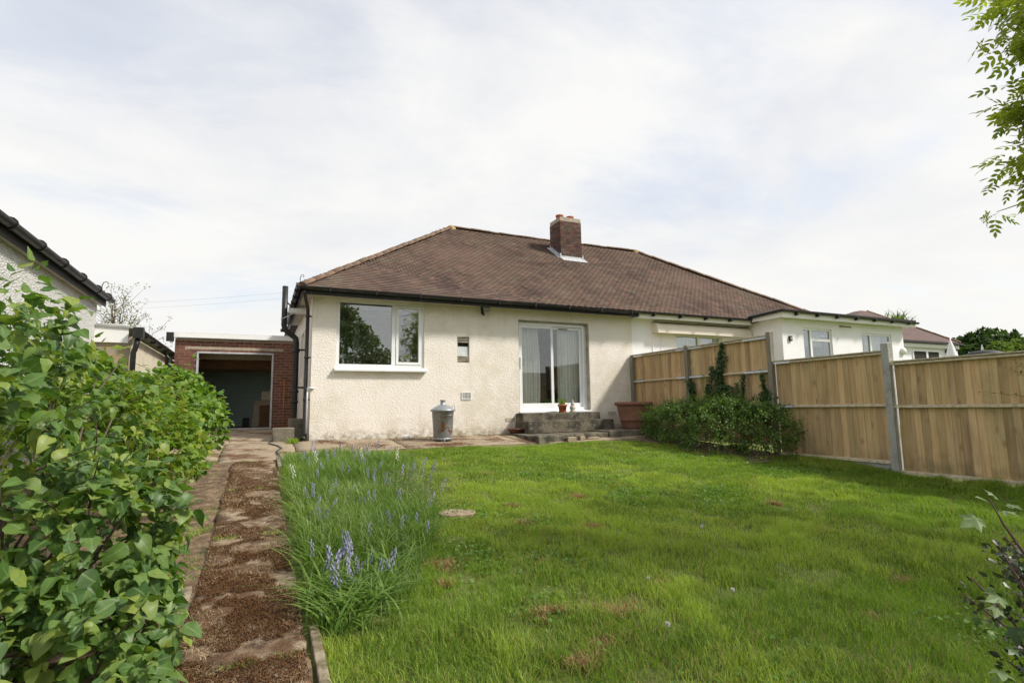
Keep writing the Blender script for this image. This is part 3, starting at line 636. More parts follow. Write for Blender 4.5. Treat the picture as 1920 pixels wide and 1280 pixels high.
# sliding patio door
pd = frame(MB(), 5.595, 7.475, 1.42, 3.545, 11.80, 11.90, .055, .075).build('patio_door', 'upvc', house); bevel(pd, .005)
MB().box(7.476, 7.543, 11.83, 11.9, 1.42, 3.56).box(5.595, 7.543, 11.83, 11.9, 3.546, 3.58).build('door_packer', 'upvc', pd)
d1 = bevel(frame(MB(), 5.645, 6.575, 1.497, 3.488, 11.803, 11.842, .07, .10).build('sliding_leaf', 'upvc', pd), .005)
d2 = bevel(frame(MB(), 6.525, 7.418, 1.497, 3.488, 11.850, 11.888, .07, .10).build('fixed_leaf', 'upvc', pd), .005)
MB().box(5.716, 6.504, 11.818, 11.824, 1.598, 3.417).build('pane', 'glass2', pd); MB().box(6.596, 7.347, 11.866, 11.872, 1.598, 3.417).build('pane', 'glass2', pd)
MB().box(5.655, 5.675, 11.778, 11.803, 2.42, 2.70).build('handle', 'metalcap', pd)
MB().box(6.75, 7.02, 11.842, 11.85, 3.43, 3.452).build('trickle_vent', 'black', pd)
MB().hexa([(5.57, 11.64, 1.375), (7.58, 11.64, 1.375), (7.58, 11.80, 1.375), (5.57, 11.80, 1.375)], [(5.57, 11.64, 1.400), (7.58, 11.64, 1.400), (7.58, 11.80, 1.425), (5.57, 11.80, 1.425)]).build('sill', 'upvc', pd)
def curtain(x0, x1, z0, z1, y, parent, n=90, taper=0):
    u = np.linspace(0, 1, n); rows = []
    for t in np.linspace(0, 1, 8):
        wdt = 1-taper*math.sin(t*math.pi*.8); x = x0+(x1-x0)*u*wdt
        yy = y+(.030+.012*t)*np.sin(u*52+1.2*np.sin(u*9))+.012*np.sin(u*23+t*2)
        rows.append(np.stack([x, yy, np.full(n, z1+(z0-z1)*t)], -1))
    V = np.concatenate(rows); i = (np.arange(7)[:, None]*n+np.arange(n-1)[None]).ravel()
    return np_mesh('curtain', V, np.stack([i, i+1, i+n+1, i+n], -1), 'curtain', smooth=True)
tag(curtain(5.68, 6.24, 1.44, 3.50, 11.99, None, taper=-.12), 'white curtain hanging at the left pane of the sliding patio door', 'curtain')
tag(curtain(6.80, 7.46, 1.44, 3.50, 12.0, None, taper=-.04), 'white curtain hanging at the right pane of the sliding patio door', 'curtain')
# things in the living room, dimly seen
tb = thing('side_cabinet', 'dark low cabinet deep in the room behind the patio door', 'cabinet', (6.9, 15.5, 1.38))
MB().box(6.3, 7.6, 15.3, 15.8, 1.42, 2.15).build('carcass', 'wood_dark', tb); MB().box(6.27, 7.63, 15.27, 15.83, 2.152, 2.18).build('top', 'wood_dark', tb)

# louvred vent, grid vent, air bricks
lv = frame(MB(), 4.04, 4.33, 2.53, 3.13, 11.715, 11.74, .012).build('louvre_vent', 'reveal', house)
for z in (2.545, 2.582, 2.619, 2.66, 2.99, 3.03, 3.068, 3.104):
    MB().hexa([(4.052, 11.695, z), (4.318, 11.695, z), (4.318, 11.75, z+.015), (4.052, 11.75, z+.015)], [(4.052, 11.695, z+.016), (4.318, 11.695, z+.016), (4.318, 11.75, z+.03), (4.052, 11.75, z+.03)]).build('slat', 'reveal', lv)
MB().box(4.055, 4.315, 11.765, 11.775, 2.545, 3.115).build('backing', 'dark', lv)
MB().box(4.056, 4.314, 11.735, 11.745, 2.69, 2.90).build('vent_pane', 'frosted', lv)
gv = frame(MB(), 4.135, 4.37, 1.695, 1.865, 11.682, 11.6985, .016)
for k in range(1, 7): gv.box(4.135+k*.0335-.004, 4.135+k*.0335+.004, 11.686, 11.697, 1.711, 1.849)
for k in range(1, 5): gv.box(4.151, 4.354, 11.687, 11.696, 1.695+k*.034-.004, 1.695+k*.034+.004)
gv.build('grid_vent', 'fascia', house); MB().box(4.15, 4.355, 11.697, 11.6995, 1.71, 1.85).build('vent_backing', 'dark', house)
for x, z in ((5.22, 1.19), (8.06, 1.29)):
    a = MB().box(x, x+.22, 11.688, 11.699, z, z+.075)
    a.build('air_brick', 'reveal', house)
# floodlight with sensor
fl = thing('floodlight', 'black security floodlight with motion sensor under the gutter left of the patio door', 'lamp', (4.64, 11.6, 3.7))
b = MB().hexa([(4.57, 11.43, 3.70), (4.73, 11.43, 3.70), (4.75, 11.56, 3.73), (4.55, 11.56, 3.73)], [(4.56, 11.47, 3.83), (4.74, 11.47, 3.83), (4.74, 11.56, 3.82), (4.56, 11.56, 3.82)]).build('lamp_housing', 'black', fl); bevel(b, .006)
MB().hexa([(4.585, 11.424, 3.712), (4.715, 11.424, 3.712), (4.715, 11.43, 3.712), (4.585, 11.43, 3.712)], [(4.575, 11.462, 3.82), (4.725, 11.462, 3.82), (4.725, 11.468, 3.82), (4.575, 11.468, 3.82)]).build('lamp_glass', 'lamp_face', fl)
MB().tube([(4.65, 11.56, 3.77), (4.65, 11.66, 3.73), (4.65, 11.70, 3.73)], .018, 8).box(4.62, 4.68, 11.68, 11.699, 3.68, 3.78).build('bracket', 'black', fl)
MB().tube([(4.64, 11.62, 3.73), (4.62, 11.60, 3.66), (4.62, 11.56, 3.645)], .014, 8).lathe([(0, -.035), (.028, -.025), (.035, 0), (.028, .025), (0, .032)], (4.62, 11.55, 3.645), 16).build('sensor', 'black', fl)

# rainwater pipe at the corner and the soil stack
dp = MB().tube([(.74, 11.30, 3.86), (.74, 11.32, 3.80), (.80, 11.60, 3.66), (.84, 11.78, 3.58), (.845, 11.80, 3.48), (.845, 11.80, .98), (.82, 11.70, .93)], .036, 10)
for z in (3.4, 2.55, 1.7): dp.tube([(.845, 11.80, z), (.845, 11.80, z+.05)], .046, 10).box(.845, .935, 11.785, 11.815, z+.01, z+.035)
dp.build('downpipe', 'black', house)
MB().tube([(.845, 11.77, .98), (.80, 11.66, .93)], [.05, .055], 8).build('pipe_shoe', 'black', house)
ss = MB().tube([(.45, 13.2, 4.31), (.45, 13.2, 3.42), (.47, 13.2, 3.32), (.62, 13.2, 3.20), (.70, 13.2, 3.13), (.72, 13.2, 3.02), (.72, 13.2, 1.25), (.72, 13.2, 1.0)], .062, 12)
for z in (3.30, 2.84, 1.93, 1.70): ss.tube([(.72 if z < 3.2 else .455, 13.2, z-.03), (.72 if z < 3.2 else .455, 13.2, z+.03)], .078, 12)
ss.tube([(.45, 13.2, 4.0), (.60, 13.2, 3.84)], .018, 6).box(.72, .93, 13.18, 13.22, 2.0, 2.04).box(.72, .93, 13.18, 13.22, 2.85, 2.89); ss.build('soil_stack', 'black', house)
MB().box(.52, .93, 12.85, 13.05, 3.66, 3.76).build('pipe_boxing', 'fascia', house)
MB().tube([(.36, 12.7, 3.47), (.66, 12.7, 3.64)], .009, 6).build('aerial_arm', 'metalcap', house)
MB().tube([(.90, 11.82, 1.95), (.88, 11.74, 1.95), (.87, 11.70, 1.80), (.87, 11.70, 1.05)], .016, 8).tube([(.87, 11.68, 1.95), (1.0, 11.68, 1.95)], .022, 8).build('waste_pipe', 'metalcap', house)
def frame_y(mb, y0, y1, z0, z1, x0, x1, t):
    mb.box(x0, x1, y0, y0+t, z0, z1); mb.box(x0, x1, y1-t, y1, z0, z1); mb.box(x0, x1, y0+t, y1-t, z0, z0+t); mb.box(x0, x1, y0+t, y1-t, z1-t, z1); return mb
for nm, y0, y1, z0, z1 in (('added_side_door', 12.905, 13.795, 1.425, 3.395), ('added_side_window', 14.005, 14.995, 2.305, 3.395)):  # glazed flank openings, added to let more daylight into the kitchen
    sd = frame_y(MB(), y0, y1, z0, z1, .99, 1.05, .07).build(nm, 'upvc', house)
    MB().box(1.017, 1.023, y0+.07, y1-.07, z0+.07, z1-.07).build('pane', 'glass3', sd)

# neighbour half: walls, window, awning
mb = MB(); wall_grid(mb, PARTY+.001, 13.10, .70, 3.905, 11.70, 11.95, [(10.41, 12.10, 1.45, 3.46)]); mb.build('wall', 'white_wall', nb)
MB().box(PARTY+.02, 13.0, 14.5, 14.6, 1, 3.8).box(PARTY+.02, 13.0, 11.96, 14.5, 3.82, 3.85).build('inner_wall', 'room', nb)
MB().box(9.56, 9.60, 11.684, 11.698, 1.0, 3.40).box(9.85, 9.87, 11.688, 11.698, 1.0, 3.40).build('wall_trim', 'white_wall', nb)
MB().box(PARTY+.0, 12.9, 11.345, 11.365, 3.775, 3.925).build('fascia_board', 'fascia', nb); MB().box(PARTY+.001, 13.0, 11.366, 11.699, 3.80, 3.815).build('soffit', 'fascia', nb)
mb = MB(); gutter(mb, (PARTY-.28, 11.275, 3.925), (12.95, 11.275, 3.93), .055)
mb.build('gutter', 'black', nb)
for k in range(5): MB().box(9.3+k*.9, 9.335+k*.9, 11.21, 11.345, 3.82, 3.90).build('gutter_bracket', 'black', nb)
nw = frame(MB(), 10.41, 12.10, 1.46, 3.45, 11.76, 11.83, .06).box(11.22, 11.32, 11.755, 11.83, 1.52, 3.39).build('patio_window', 'upvc', nb)
MB().box(10.47, 11.22, 11.79, 11.796, 1.52, 3.39).build('pane', 'glass3', nw); MB().box(11.32, 12.04, 11.79, 11.796, 1.52, 3.39).build('pane', 'glass3', nw)
tag(curtain(10.5, 11.9, 1.5, 3.42, 12.0, None), 'grey-white curtain behind the neighbouring patio window under the awning', 'curtain')
aw = MB(); prof = [(11.50, 3.44), (11.48, 3.52), (11.49, 3.60), (11.53, 3.67), (11.60, 3.71), (11.699, 3.71), (11.699, 3.44)]
n = len(prof); x0, x1 = 9.58, 13.06
aw.v = [(x0, y, z) for y, z in prof]+[(x1, y, z) for y, z in prof]
for k in range(n): aw.f.append((k, (k+1) % n, n+(k+1) % n, n+k)); aw.sm.append(False)
aw.f += [tuple(reversed(range(n))), tuple(range(n, 2*n))]; aw.sm += [False, False]
aw = aw.build('awning_cassette', 'awning', nb)
MB().box(9.60, 13.04, 11.466, 11.50, 3.432, 3.50).build('front_bar', 'awning', aw)
MB().box(9.60, 13.04, 11.60, 11.698, 3.712, 3.735).build('top_strip', 'black', aw)
# extension
EX0, EX1, EF = 13.10, 18.60, 10.50
W1 = (13.95, 15.18, 2.55, 3.64); W2 = (16.54, 18.0, 2.55, 3.60)
mb = MB(); wall_grid(mb, EX0, EX1, .7, 3.86, EF, EF+.2, [W1, W2]); wall_grid(mb, EF+.201, 11.70, .7, 3.86, EX0, EX0+.2, [], axis='y'); wall_grid(mb, EF+.201, 16, .7, 3.86, EX1-.2, EX1, [], axis='y'); mb.build('extension_wall', 'white_wall', nb)
MB().box(EX0+.25, EX1-.25, 13, 13.1, 1, 3.8).build('inner_wall', 'room', nb)
for i, (a, b, c, d) in enumerate((W1, W2)):
    f = frame(MB(), a, b, c, d, EF+.04, EF+.10, .06); mx = a+(.36 if i == 0 else .47)
    f.box(mx-.04, mx+.04, EF+.035, EF+.10, c+.06, d-.06)
    if i == 0: f.box(mx+.04, b-.06, EF+.035, EF+.10, 3.27, 3.34)
    f = f.build('window', 'upvc', nb)
    MB().box(a+.06, mx-.04, EF+.06, EF+.066, c+.06, d-.06).build('pane', 'glass3', f)
    if i == 0:
        MB().box(mx+.04, b-.06, EF+.06, EF+.066, 3.34, d-.06).build('pane', 'glass3', f); MB().box(mx+.04, b-.06, EF+.06, EF+.066, c+.06, 3.27).build('pane', 'glass3', f)
    else: MB().box(mx+.04, b-.06, EF+.06, EF+.066, c+.06, d-.06).build('pane', 'glass3', f)
    MB().box(a-.05, b+.05, EF-.05, EF+.035, c-.04, c-.001).build('sill', 'upvc', f)
for (a, b, lb) in ((13.99, 14.24, 'net curtain at the narrow left light of the extension window nearest the awning'), (14.4, 15.1, 'net curtain at the wide light of the extension window nearest the awning'), (16.62, 16.95, 'net curtain at the left light of the extension window next to the tall fence post'), (17.1, 17.95, 'net curtain at the right light of the extension window next to the tall fence post')):
    tag(curtain(a, b, 3.15 if a < 16 else 2.7, 3.58, EF+.30, None, n=40), lb, 'net curtain')
OV = .28; ez = 4.02
MB().hexa([(EX0-OV, EF-OV, ez-.02), (EX1+OV, EF-OV, ez-.02), (EX1+OV, 17, ez-.02), (EX0-OV, 11.9, ez-.02)], [(EX0-OV, EF-OV, ez+.04), (EX1+OV, EF-OV, ez+.04), (EX1+OV, 17, ez+.30), (EX0+.4, 12.6, ez+.18)]).build('extension_roof', 'blackpaint', nb)
MB().box(EX0-OV+.03, EX1+OV-.03, EF-OV+.03, EF-.001, 3.865, 3.88).box(EX0-OV+.03, EX0-.001, EF, 11.2, 3.865, 3.88).build('extension_soffit', 'fascia', nb)
MB().box(EX0-OV+.02, EX1+OV-.02, EF-OV+.01, EF-OV+.028, 3.84, 3.995).box(EX0-OV+.01, EX0-OV+.028, EF-OV+.03, 11.25, 3.84, 3.995).build('extension_fascia', 'fascia', nb)
mb = MB(); gutter(mb, (EX0-OV-.05, EF-OV-.045, 4.03), (EX1+OV, EF-OV-.045, 3.98), .055); gutter(mb, (EX0-OV-.045, 11.3, 3.98), (EX0-OV-.045, EF-OV-.04, 4.03), .055); mb.build('gutter', 'black', nb)
for k in range(7): MB().box(13.3+k*.85, 13.34+k*.85, EF-OV-.10, EF-OV+.009, 3.90, 3.985).build('gutter_bracket', 'black', nb)
wl = MB().box(13.34, 13.44, EF-.05, EF-.001, 3.23, 3.37).build('wall_box', 'black', nb); MB().box(13.36, 13.42, EF-.056, EF-.05, 3.26, 3.34).build('box_face', 'lamp_face', wl)
MB().tube([(15.55, EF, 3.75), (15.62, EF-.1, 3.73), (15.75, EF-.22, 3.70)], .02, 6).build('pipe_stub', 'wood_dark', nb)
rl = thing('wall_lamp', 'small round white lamp at the right end of the white extension, just above the fence', 'lamp', (18.52, EF-.1, 3.1))
mb = MB().lathe([(.001, 0), (.10, 0), (.115, .02), (.11, .06), (.07, .09), (.001, .10)], (0, 0, 0), 20); mb.v = [(18.50+v[0], EF-v[2], 3.10+v[1]) for v in mb.v]; mb.build('lamp_body', 'fascia', rl)

# ------------------------------------------------------------------ garage
gar = thing('garage', 'red brick garage with white roof edge and open doorway at the end of the drive', 'garage', (-.5, 16, 1.04))
GX0, GX1, GF = -1.98, .92, 16.0; ox0, ox1, oz1 = -1.47, .30, 3.03
mb = MB(); wall_grid(mb, GX0+.0, GX1, .8, 3.36, GF+.006, GF+.21, [(ox0-.02, ox1+.02, .8, oz1+.02)]); mb.build('mortar_wall', 'mortar', gar)
b2 = MB().box(-.1075, .1075, -.05, .05, -.0325, .0325, jit=.0015).mesh('brick'); b2.materials.append(M['brick'])
for k in range(31):
    z = 1.035+.075*k; 
    if z > 3.34: break
    spans = [(GX0+.005, ox0-.03), (ox1+.03, GX1-.005)] if z < oz1+.03 else [(GX0+.005, GX1-.005)]
    if 3.10 < z < 3.17: spans = [(GX0+.005, -1.72), (.56, GX1-.005)]
    for (p0, p1) in spans:
        s = GX0+.005-(.1125 if k % 2 else 0)
        while s < p1-.02:
            a, b = max(s, p0), min(s+.215, p1)
            if b-a > .04: put(b2, 'brick', gar, Matrix.Translation(((a+b)/2, GF+.05+random.uniform(-.002, .002), z))@Matrix.Diagonal(((b-a)/.215, 1, 1, 1)))
            s += .225
MB().box(-1.70, .54, GF-.004, GF+.1, 3.105, 3.172).build('lintel', 'mortar', gar)
gf = frame(MB(), ox0-.015, ox1+.015, 1.03, oz1+.015, GF-.03, GF+.10, .042, .05).build('door_frame', 'lead', gar)
MB().box(GX0-.10, GX1, GF-.12, GF-.02, 3.385, 3.50).hexa([(GX0-.10, GF-.12, 3.502), (GX1, GF-.12, 3.502), (GX1, 22.2, 3.60), (GX0-.10, 22.2, 3.60)], [(GX0-.10, GF-.12, 3.515), (GX1, GF-.12, 3.515), (GX1, 22.2, 3.64), (GX0-.10, 22.2, 3.64)]).box(GX0-.10, GX0-.05, GF-.12, GF-.0, 3.15, 3.384).build('roof_edge', 'fascia', gar)
MB().box(GX0, GX1, GF+.0, 22.2, 3.365, 3.38).build('roof_deck', 'felt', gar)
MB().box(GX0, GX0+.2, GF+.22, 22, .8, 3.36).box(GX1-.2, GX1, GF+.22, 22, .8, 3.36).box(GX0, GX1, 22.01, 22.2, .8, 3.36).build('side_wall', 'mortar', gar)
MB().box(GX0+.2, GX1-.2, GF+.22, 22, .98, 1.035).build('floor', 'concrete', gar)
MB().box(GX0+.21, GX1-.21, 16.5, 16.62, 2.90, 3.05).build('beam', 'extend', gar); MB().box(GX0+.21, GX1-.21, 17.3, 17.36, 2.70, 3.0).build('beam', 'wood_dark', gar)
MB().box(GX0+.2, GX1-.2, 18.96, 19.06, 2.72, 3.36).build('inner_lintel', 'extend', gar)
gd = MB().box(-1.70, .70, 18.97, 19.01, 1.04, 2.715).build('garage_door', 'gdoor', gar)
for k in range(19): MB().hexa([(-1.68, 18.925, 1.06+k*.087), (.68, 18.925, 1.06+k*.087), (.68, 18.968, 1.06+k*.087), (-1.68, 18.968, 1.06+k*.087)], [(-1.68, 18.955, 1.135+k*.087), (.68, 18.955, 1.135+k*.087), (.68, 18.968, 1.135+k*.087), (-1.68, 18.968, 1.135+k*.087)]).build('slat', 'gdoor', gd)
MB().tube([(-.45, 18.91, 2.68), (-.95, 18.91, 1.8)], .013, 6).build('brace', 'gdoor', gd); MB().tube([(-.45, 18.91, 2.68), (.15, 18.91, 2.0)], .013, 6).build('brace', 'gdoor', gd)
bx = MB().hexa([(-.20, 18, 1.04), (.34, 18, 1.04), (.34, 18.5, 1.04), (-.20, 18.5, 1.04)], [(-.12, 18, 1.83), (.34, 18, 1.83), (.34, 18.5, 1.83), (-.12, 18.5, 1.83)])
bx = bx.build('old_cabinet', 'mortar'); bevel(bx, .04, 3); tag(bx, 'pale rounded cabinet stored on the right just inside the open garage', 'cabinet')
MB().box(.02, .34, 17.985, 17.998, 1.06, 1.68).build('panel', 'wood_dark', bx)
tag(MB().box(.06, .30, 18.0, 18.3, 1.835, 2.10).build('carton', 'extwall'), 'small cardboard box on top of the pale cabinet in the garage', 'box')
tag(bevel(MB().box(-1.35, -.95, 17.4, 18.0, 1.04, 1.95).build('storage_crate', 'wood_dark'), .02), 'brown wooden crate in the shade on the left inside the garage', 'crate')
tag(bevel(MB().box(-.42, -.24, 17.8, 18.0, 1.04, 1.32).build('paint_tin', 'dark'), .03), 'dark tin on the garage floor beside the pale cabinet', 'tin')
cn = MB().tube([(.60, 15.93, 1.05), (.605, 15.96, 2.35)], .011, 6); tag(cn.build('cane', 'orange'), 'thin orange cane leaning on the brick pier right of the garage opening', 'cane')
tag(bevel(MB().box(.26, .66, 11.72, 12.05, .88, 1.17, jit=.01).build('concrete_block', 'concrete'), .015), 'squat concrete block at the drive side of the bungalow corner', 'block')
tag(bevel(MB().box(.58, .86, 12.3, 12.75, .90, 1.34, jit=.012).build('concrete_block', 'concrete'), .015), 'taller concrete block against the side wall behind the squat one', 'block')
hs = [(.40, 12.0, .925), (.22, 11.75, .915), (.20, 11.4, .90), (.33, 11.1, .875), (.40, 10.7, .85), (.30, 10.3, .82), (.33, 9.8, .80), (.345, 9.2, .76), (.34, 8.6, .72)]
tag(MB().tube(hs, .012, 8).build('garden_hose', 'hose'), 'thin dark green hose trailing from the bungalow corner to the path edge', 'hose')

# ------------------------------------------------------------------ left neighbour
lh = thing('left_neighbour_house', 'white pebble-dashed house wall under a black gutter at the left edge', 'house', (-4, 9, .6))
MB().box(-7, -2.73, 3.0, 12.0, .0, 3.50).build('wall', 'pebble', lh)
rf = MB().hexa([(-7.2, 2.8, 3.62), (-2.630, 2.8, 3.64), (-2.630, 12.2, 3.64), (-7.2, 12.2, 3.62)], [(-5.6, 4.2, 5.5), (-5.4, 4.2, 5.5), (-5.4, 10.8, 5.5), (-5.6, 10.8, 5.5)]).build('roof', 'tile_moss', lh)
MB().box(-2.650, -2.630, 2.8, 12.15, 3.46, 3.635).build('fascia_board', 'blackpaint', lh); MB().box(-2.729, -2.651, 2.8, 12.15, 3.47, 3.485).build('soffit', 'soffit', lh)
mb = MB(); gutter(mb, (-2.565, 12.2, 3.60), (-2.565, 2.8, 3.62), .065); mb.build('gutter', 'black', lh)
for y in (5.8, 6.7, 7.6, 8.5, 9.4, 10.3, 11.2, 11.9):
    MB().tube([(-2.565, y-.014, 3.60), (-2.565, y+.014, 3.60)], .074, 12).build('gutter_bracket', 'black', lh)
MB().tube([(-2.590, 11.6, 3.64), (-2.590, 11.6, 3.74), (-2.570, 11.6, 3.80), (-2.530, 11.6, 3.815), (-2.500, 11.6, 3.80), (-2.510, 11.6, 3.775)], .007, 6).build('hip_iron', 'black', lh)
le = thing('left_neighbour_extension', 'low beige panelled lean-to with white fascia and black gutter beyond the left house', 'extension', (-2.4, 13, 1))
MB().box(-4, -2.205, 12.01, 12.2, .8, 2.78).build('end_wall', 'extend', le)
for k in range(2):
    MB().hexa([(-2.35, 12.21, (.8, 2.46)[k]), (-2.2, 12.21, (.8, 2.46)[k]), (-2.2, 19, (.8, 2.46)[k]), (-2.35, 19, (.8, 2.46)[k])], [(-2.35, 12.21, (2.45, 2.93)[k]), (-2.2, 12.21, (2.45, 2.93)[k]), (-2.2, 19, (2.45, 2.93)[k]), (-2.35, 19, (2.45, 2.93)[k])]).build('wall_panel', 'extwall', le)
MB().box(-4, -2.22, 11.96, 12.005, 2.782, 3.12).build('fascia_board', 'fascia', le)
MB().hexa([(-4, 11.93, 3.125), (-2.12, 11.93, 3.05), (-2.12, 19, 3.05), (-4, 19, 3.125)], [(-4, 11.93, 3.17), (-2.12, 11.93, 3.09), (-2.12, 19, 3.09), (-4, 19, 3.17)]).build('roof', 'felt', le)
mb = MB(); gutter(mb, (-2.05, 18.5, 3.02), (-2.05, 11.9, 3.03), .055); mb.build('gutter', 'black', le)
for k in range(6): MB().box(-2.12, -2.0, 12.6+k*.9, 12.63+k*.9, 2.94, 3.02).build('gutter_bracket', 'black', le)
MB().box(-2.13, -1.97, 11.82, 11.95, 2.86, 3.06).tube([(-2.06, 11.9, 2.86), (-2.08, 11.9, 2.72), (-2.12, 11.93, 2.60), (-2.12, 11.93, 1.0)], .045, 10).build('downpipe', 'black', le)
MB().tube([(-2.19, 15.55, 3.0), (-2.02, 15.6, 2.80), (-2.02, 15.6, 1.1)], .035, 8).box(-2.16, -2.0, 15.85, 15.98, 3.28, 3.50).build('downpipe', 'black', le)

# telephone wires
for a, b, c in (((-14, 30, 6.1), (1.4, 24, 6.45), 'upper of the two thin telephone wires crossing the sky behind the garage'), ((-14, 30, 5.9), (1.4, 24, 6.20), 'lower of the two thin telephone wires crossing the sky behind the garage')):
    P = [Vector(a).lerp(Vector(b), t/12)-Vector((0, 0, .35*math.sin(math.pi*t/12))) for t in range(13)]
    tag(MB().tube(P, .0035, 5).build('telephone_wire', 'felt'), c, 'wire')

# ------------------------------------------------------------------ far house, parasols
fh = thing('far_bungalow', 'far bungalow with brown hipped roof beyond the white extension at right', 'house', (29, 17, .9))
MB().box(24.3, 33.0, 16.3, 22, .9, 4.42).build('wall', 'white_wall', fh)
MB().hexa([(23.7, 16, 4.5), (33.4, 16, 4.5), (33.4, 22.2, 4.5), (23.7, 22.2, 4.5)], [(29.9, 18.9, 6.52), (30.5, 18.9, 6.52), (30.5, 19.3, 6.52), (29.9, 19.3, 6.52)]).build('roof', 'far_tile', fh)
ridge_run((33.35, 16.05, 4.53), (30.5, 18.95, 6.52), fh)
MB().box(23.7, 33.4, 15.93, 15.998, 4.40, 4.50).tube([(33.2, 16.2, 4.4), (33.2, 16.2, 1)], .06, 8).build('gutter', 'black', fh)
MB().box(23.8, 33.3, 16.1, 16.299, 4.2, 4.39).build('fascia_board', 'fascia', fh)
fw = frame(MB(), 29.5, 31.8, 3.0, 4.08, 16.25, 16.3, .07).box(30.6, 30.75, 16.24, 16.3, 3.07, 4.01).build('window', 'upvc', fh)
MB().box(29.6, 30.6, 16.27, 16.28, 3.07, 4.01).build('pane', 'dark', fw); MB().box(30.75, 31.7, 16.27, 16.28, 3.07, 4.01).build('pane', 'dark', fw)
MB().box(32.35, 32.75, 16.15, 16.299, 4.0, 4.12).box(32.45, 32.9, 16.1, 16.299, 4.14, 4.2).build('wall_bracket', 'black', fh)
ps = thing('closed_parasol', 'closed white parasol standing behind the right fence in front of the far bungalow', 'parasol', (27.7, 14, 1))
MB().lathe([(.34, -1.0), (.33, -.6), (.22, -.1), (.10, .35), (.03, .62), (.001, .66)], (27.7, 13.7, 3.55), 16, fl=.10).build('cloth', 'cotton', ps); MB().tube([(27.7, 13.7, .9), (27.7, 13.7, 4.28)], .025, 6).build('pole', 'fascia', ps)
p2 = thing('open_parasol', 'open white parasol tip above the fence beside the green hedge at the right edge', 'parasol', (38, 17.5, 1))
MB().lathe([(2.6, -.62), (1.2, -.26), (.25, .02), (.10, .12), (.02, .62), (.001, .64)], (38.6, 17.5, 4.15), 8, smooth=False).build('cloth', 'cotton', p2); MB().tube([(38.6, 17.5, .9), (38.6, 17.5, 4.2)], .03, 6).build('pole', 'fascia', p2)
tag(MB().lathe([(1.0, 0), (1.05, 2.5), (.85, 2.95), (.45, 3.1), (.001, 3.15)], (34.6, 15.6, 1.0), 14).build('garden_cover', 'blackpaint'), 'dark grey rounded cover just showing above the fence at the corner of the far bungalow', 'garden cover')

# ------------------------------------------------------------------ steps
st = thing('garden_steps', 'worn mossy concrete steps leading up to the sliding patio door', 'steps', (6.4, 11, .85))
def rough_block(poly, z0, z1, name, mt, parent, j=.008, bw=.018):
    """a cast block on a polygon plan, its edges subdivided and slightly broken"""
    pts = []
    for k in range(len(poly)):
        a, b = poly[k], poly[(k+1) % len(poly)]; L = math.dist(a, b); n = max(1, int(L/.14))
        for i in range(n): pts.append((a[0]+(b[0]-a[0])*i/n+random.uniform(-j, j), a[1]+(b[1]-a[1])*i/n+random.uniform(-j, j)))
    mb = MB(); n = len(pts)
    zt = [z1+random.uniform(-j, j)*.7 for _ in pts]
    mb.v = [(x, y, z0) for x, y in pts]+[(x+random.uniform(-j, j), y, z0+(z1-z0)*.5) for x, y in pts]+[(x, y, z) for (x, y), z in zip(pts, zt)]
    cx = sum(p[0] for p in pts)/n; cy = sum(p[1] for p in pts)/n; mb.v.append((cx, cy, z1))
    for k in range(n):
        q = (k+1) % n
        mb.f += [(k, q, n+q, n+k), (n+k, n+q, 2*n+q, 2*n+k), (2*n+k, 2*n+q, 3*n)]; mb.sm += [False]*3
    return bevel(mb.build(name, mt, parent), bw, 2)
rough_block([(5.47, 11.34), (7.60, 11.36), (7.60, 11.69), (5.47, 11.69)], 1.19, 1.372, 'step', 'step', st)
rough_block([(5.46, 11.02), (7.78, 11.06), (7.80, 11.69), (5.46, 11.69)], .93, 1.195, 'step', 'step', st)
rough_block([(5.16, 9.98), (6.0, 10.16), (7.16, 10.40), (7.2, 11.67), (5.22, 11.67)], .72, .918, 'step', 'step', st, .014, .025)
rough_block([(7.20, 10.42), (8.78, 10.46), (8.78, 11.67), (7.22, 11.67)], .70, .955, 'plinth', 'concrete', st, .012)
for (x, y, s, lb) in ((5.98, 10.04, .11, 'larger broken pale slab leaning under the front edge of the lowest step'), (6.28, 10.12, .07, 'small upright broken stone between two slab pieces under the lowest step'), (6.62, 10.18, .16, 'long flat broken slab piece under the right half of the lowest step')):
    z = float(gz(x, y)); tag(rough_block([(x-s, y-.05), (x+s, y-.03), (x+s*.8, y+.07), (x-s*.9, y+.06)], z, z+(.10 if s < .15 else .05), 'broken_stone', 'brokenslab', None, .018, .01), lb, 'stone')
def lathe_thing(prof, c, mt, name, n=36, **k): return MB().lathe(prof, c, n).build(name, mt, **k)
# pots
bp = thing('large_planter', 'large terracotta planter with rolled rim between the steps and the fence', 'planter', (8.22, 10.85, .955))
MB().lathe([(.001, 0), (.27, 0), (.285, .02), (.30, .10), (.325, .20), (.335, .205), (.335, .225), (.328, .235), (.375, .42), (.395, .55), (.39, .56), (.35, .56), (.33, .45), (.26, .2), (.001, .18)], (8.22, 10.85, .955), 48).build('planter_body', 'terra', bp)
MB().lathe([(.392, .55), (.425, .555), (.452, .575), (.458, .605), (.445, .635), (.415, .645), (.385, .625), (.375, .57), (.392, .55)], (8.22, 10.85, .955), 48).build('rim', 'terra', bp)
MB().lathe([(.001, .50), (.375, .49)], (8.22, 10.85, .955), 24).build('compost', 'soil', bp)
sp = thing('flower_pot', 'small orange terracotta pot of upright green leaves on the top step', 'plant pot', (6.60, 11.46, 1.372))
MB().lathe([(.001, 0), (.078, 0), (.10, .13), (.116, .132), (.118, .175), (.108, .177), (.10, .14), (.001, .15)], (6.60, 11.46, 1.385), 28).build('pot', 'terra_pot', sp)
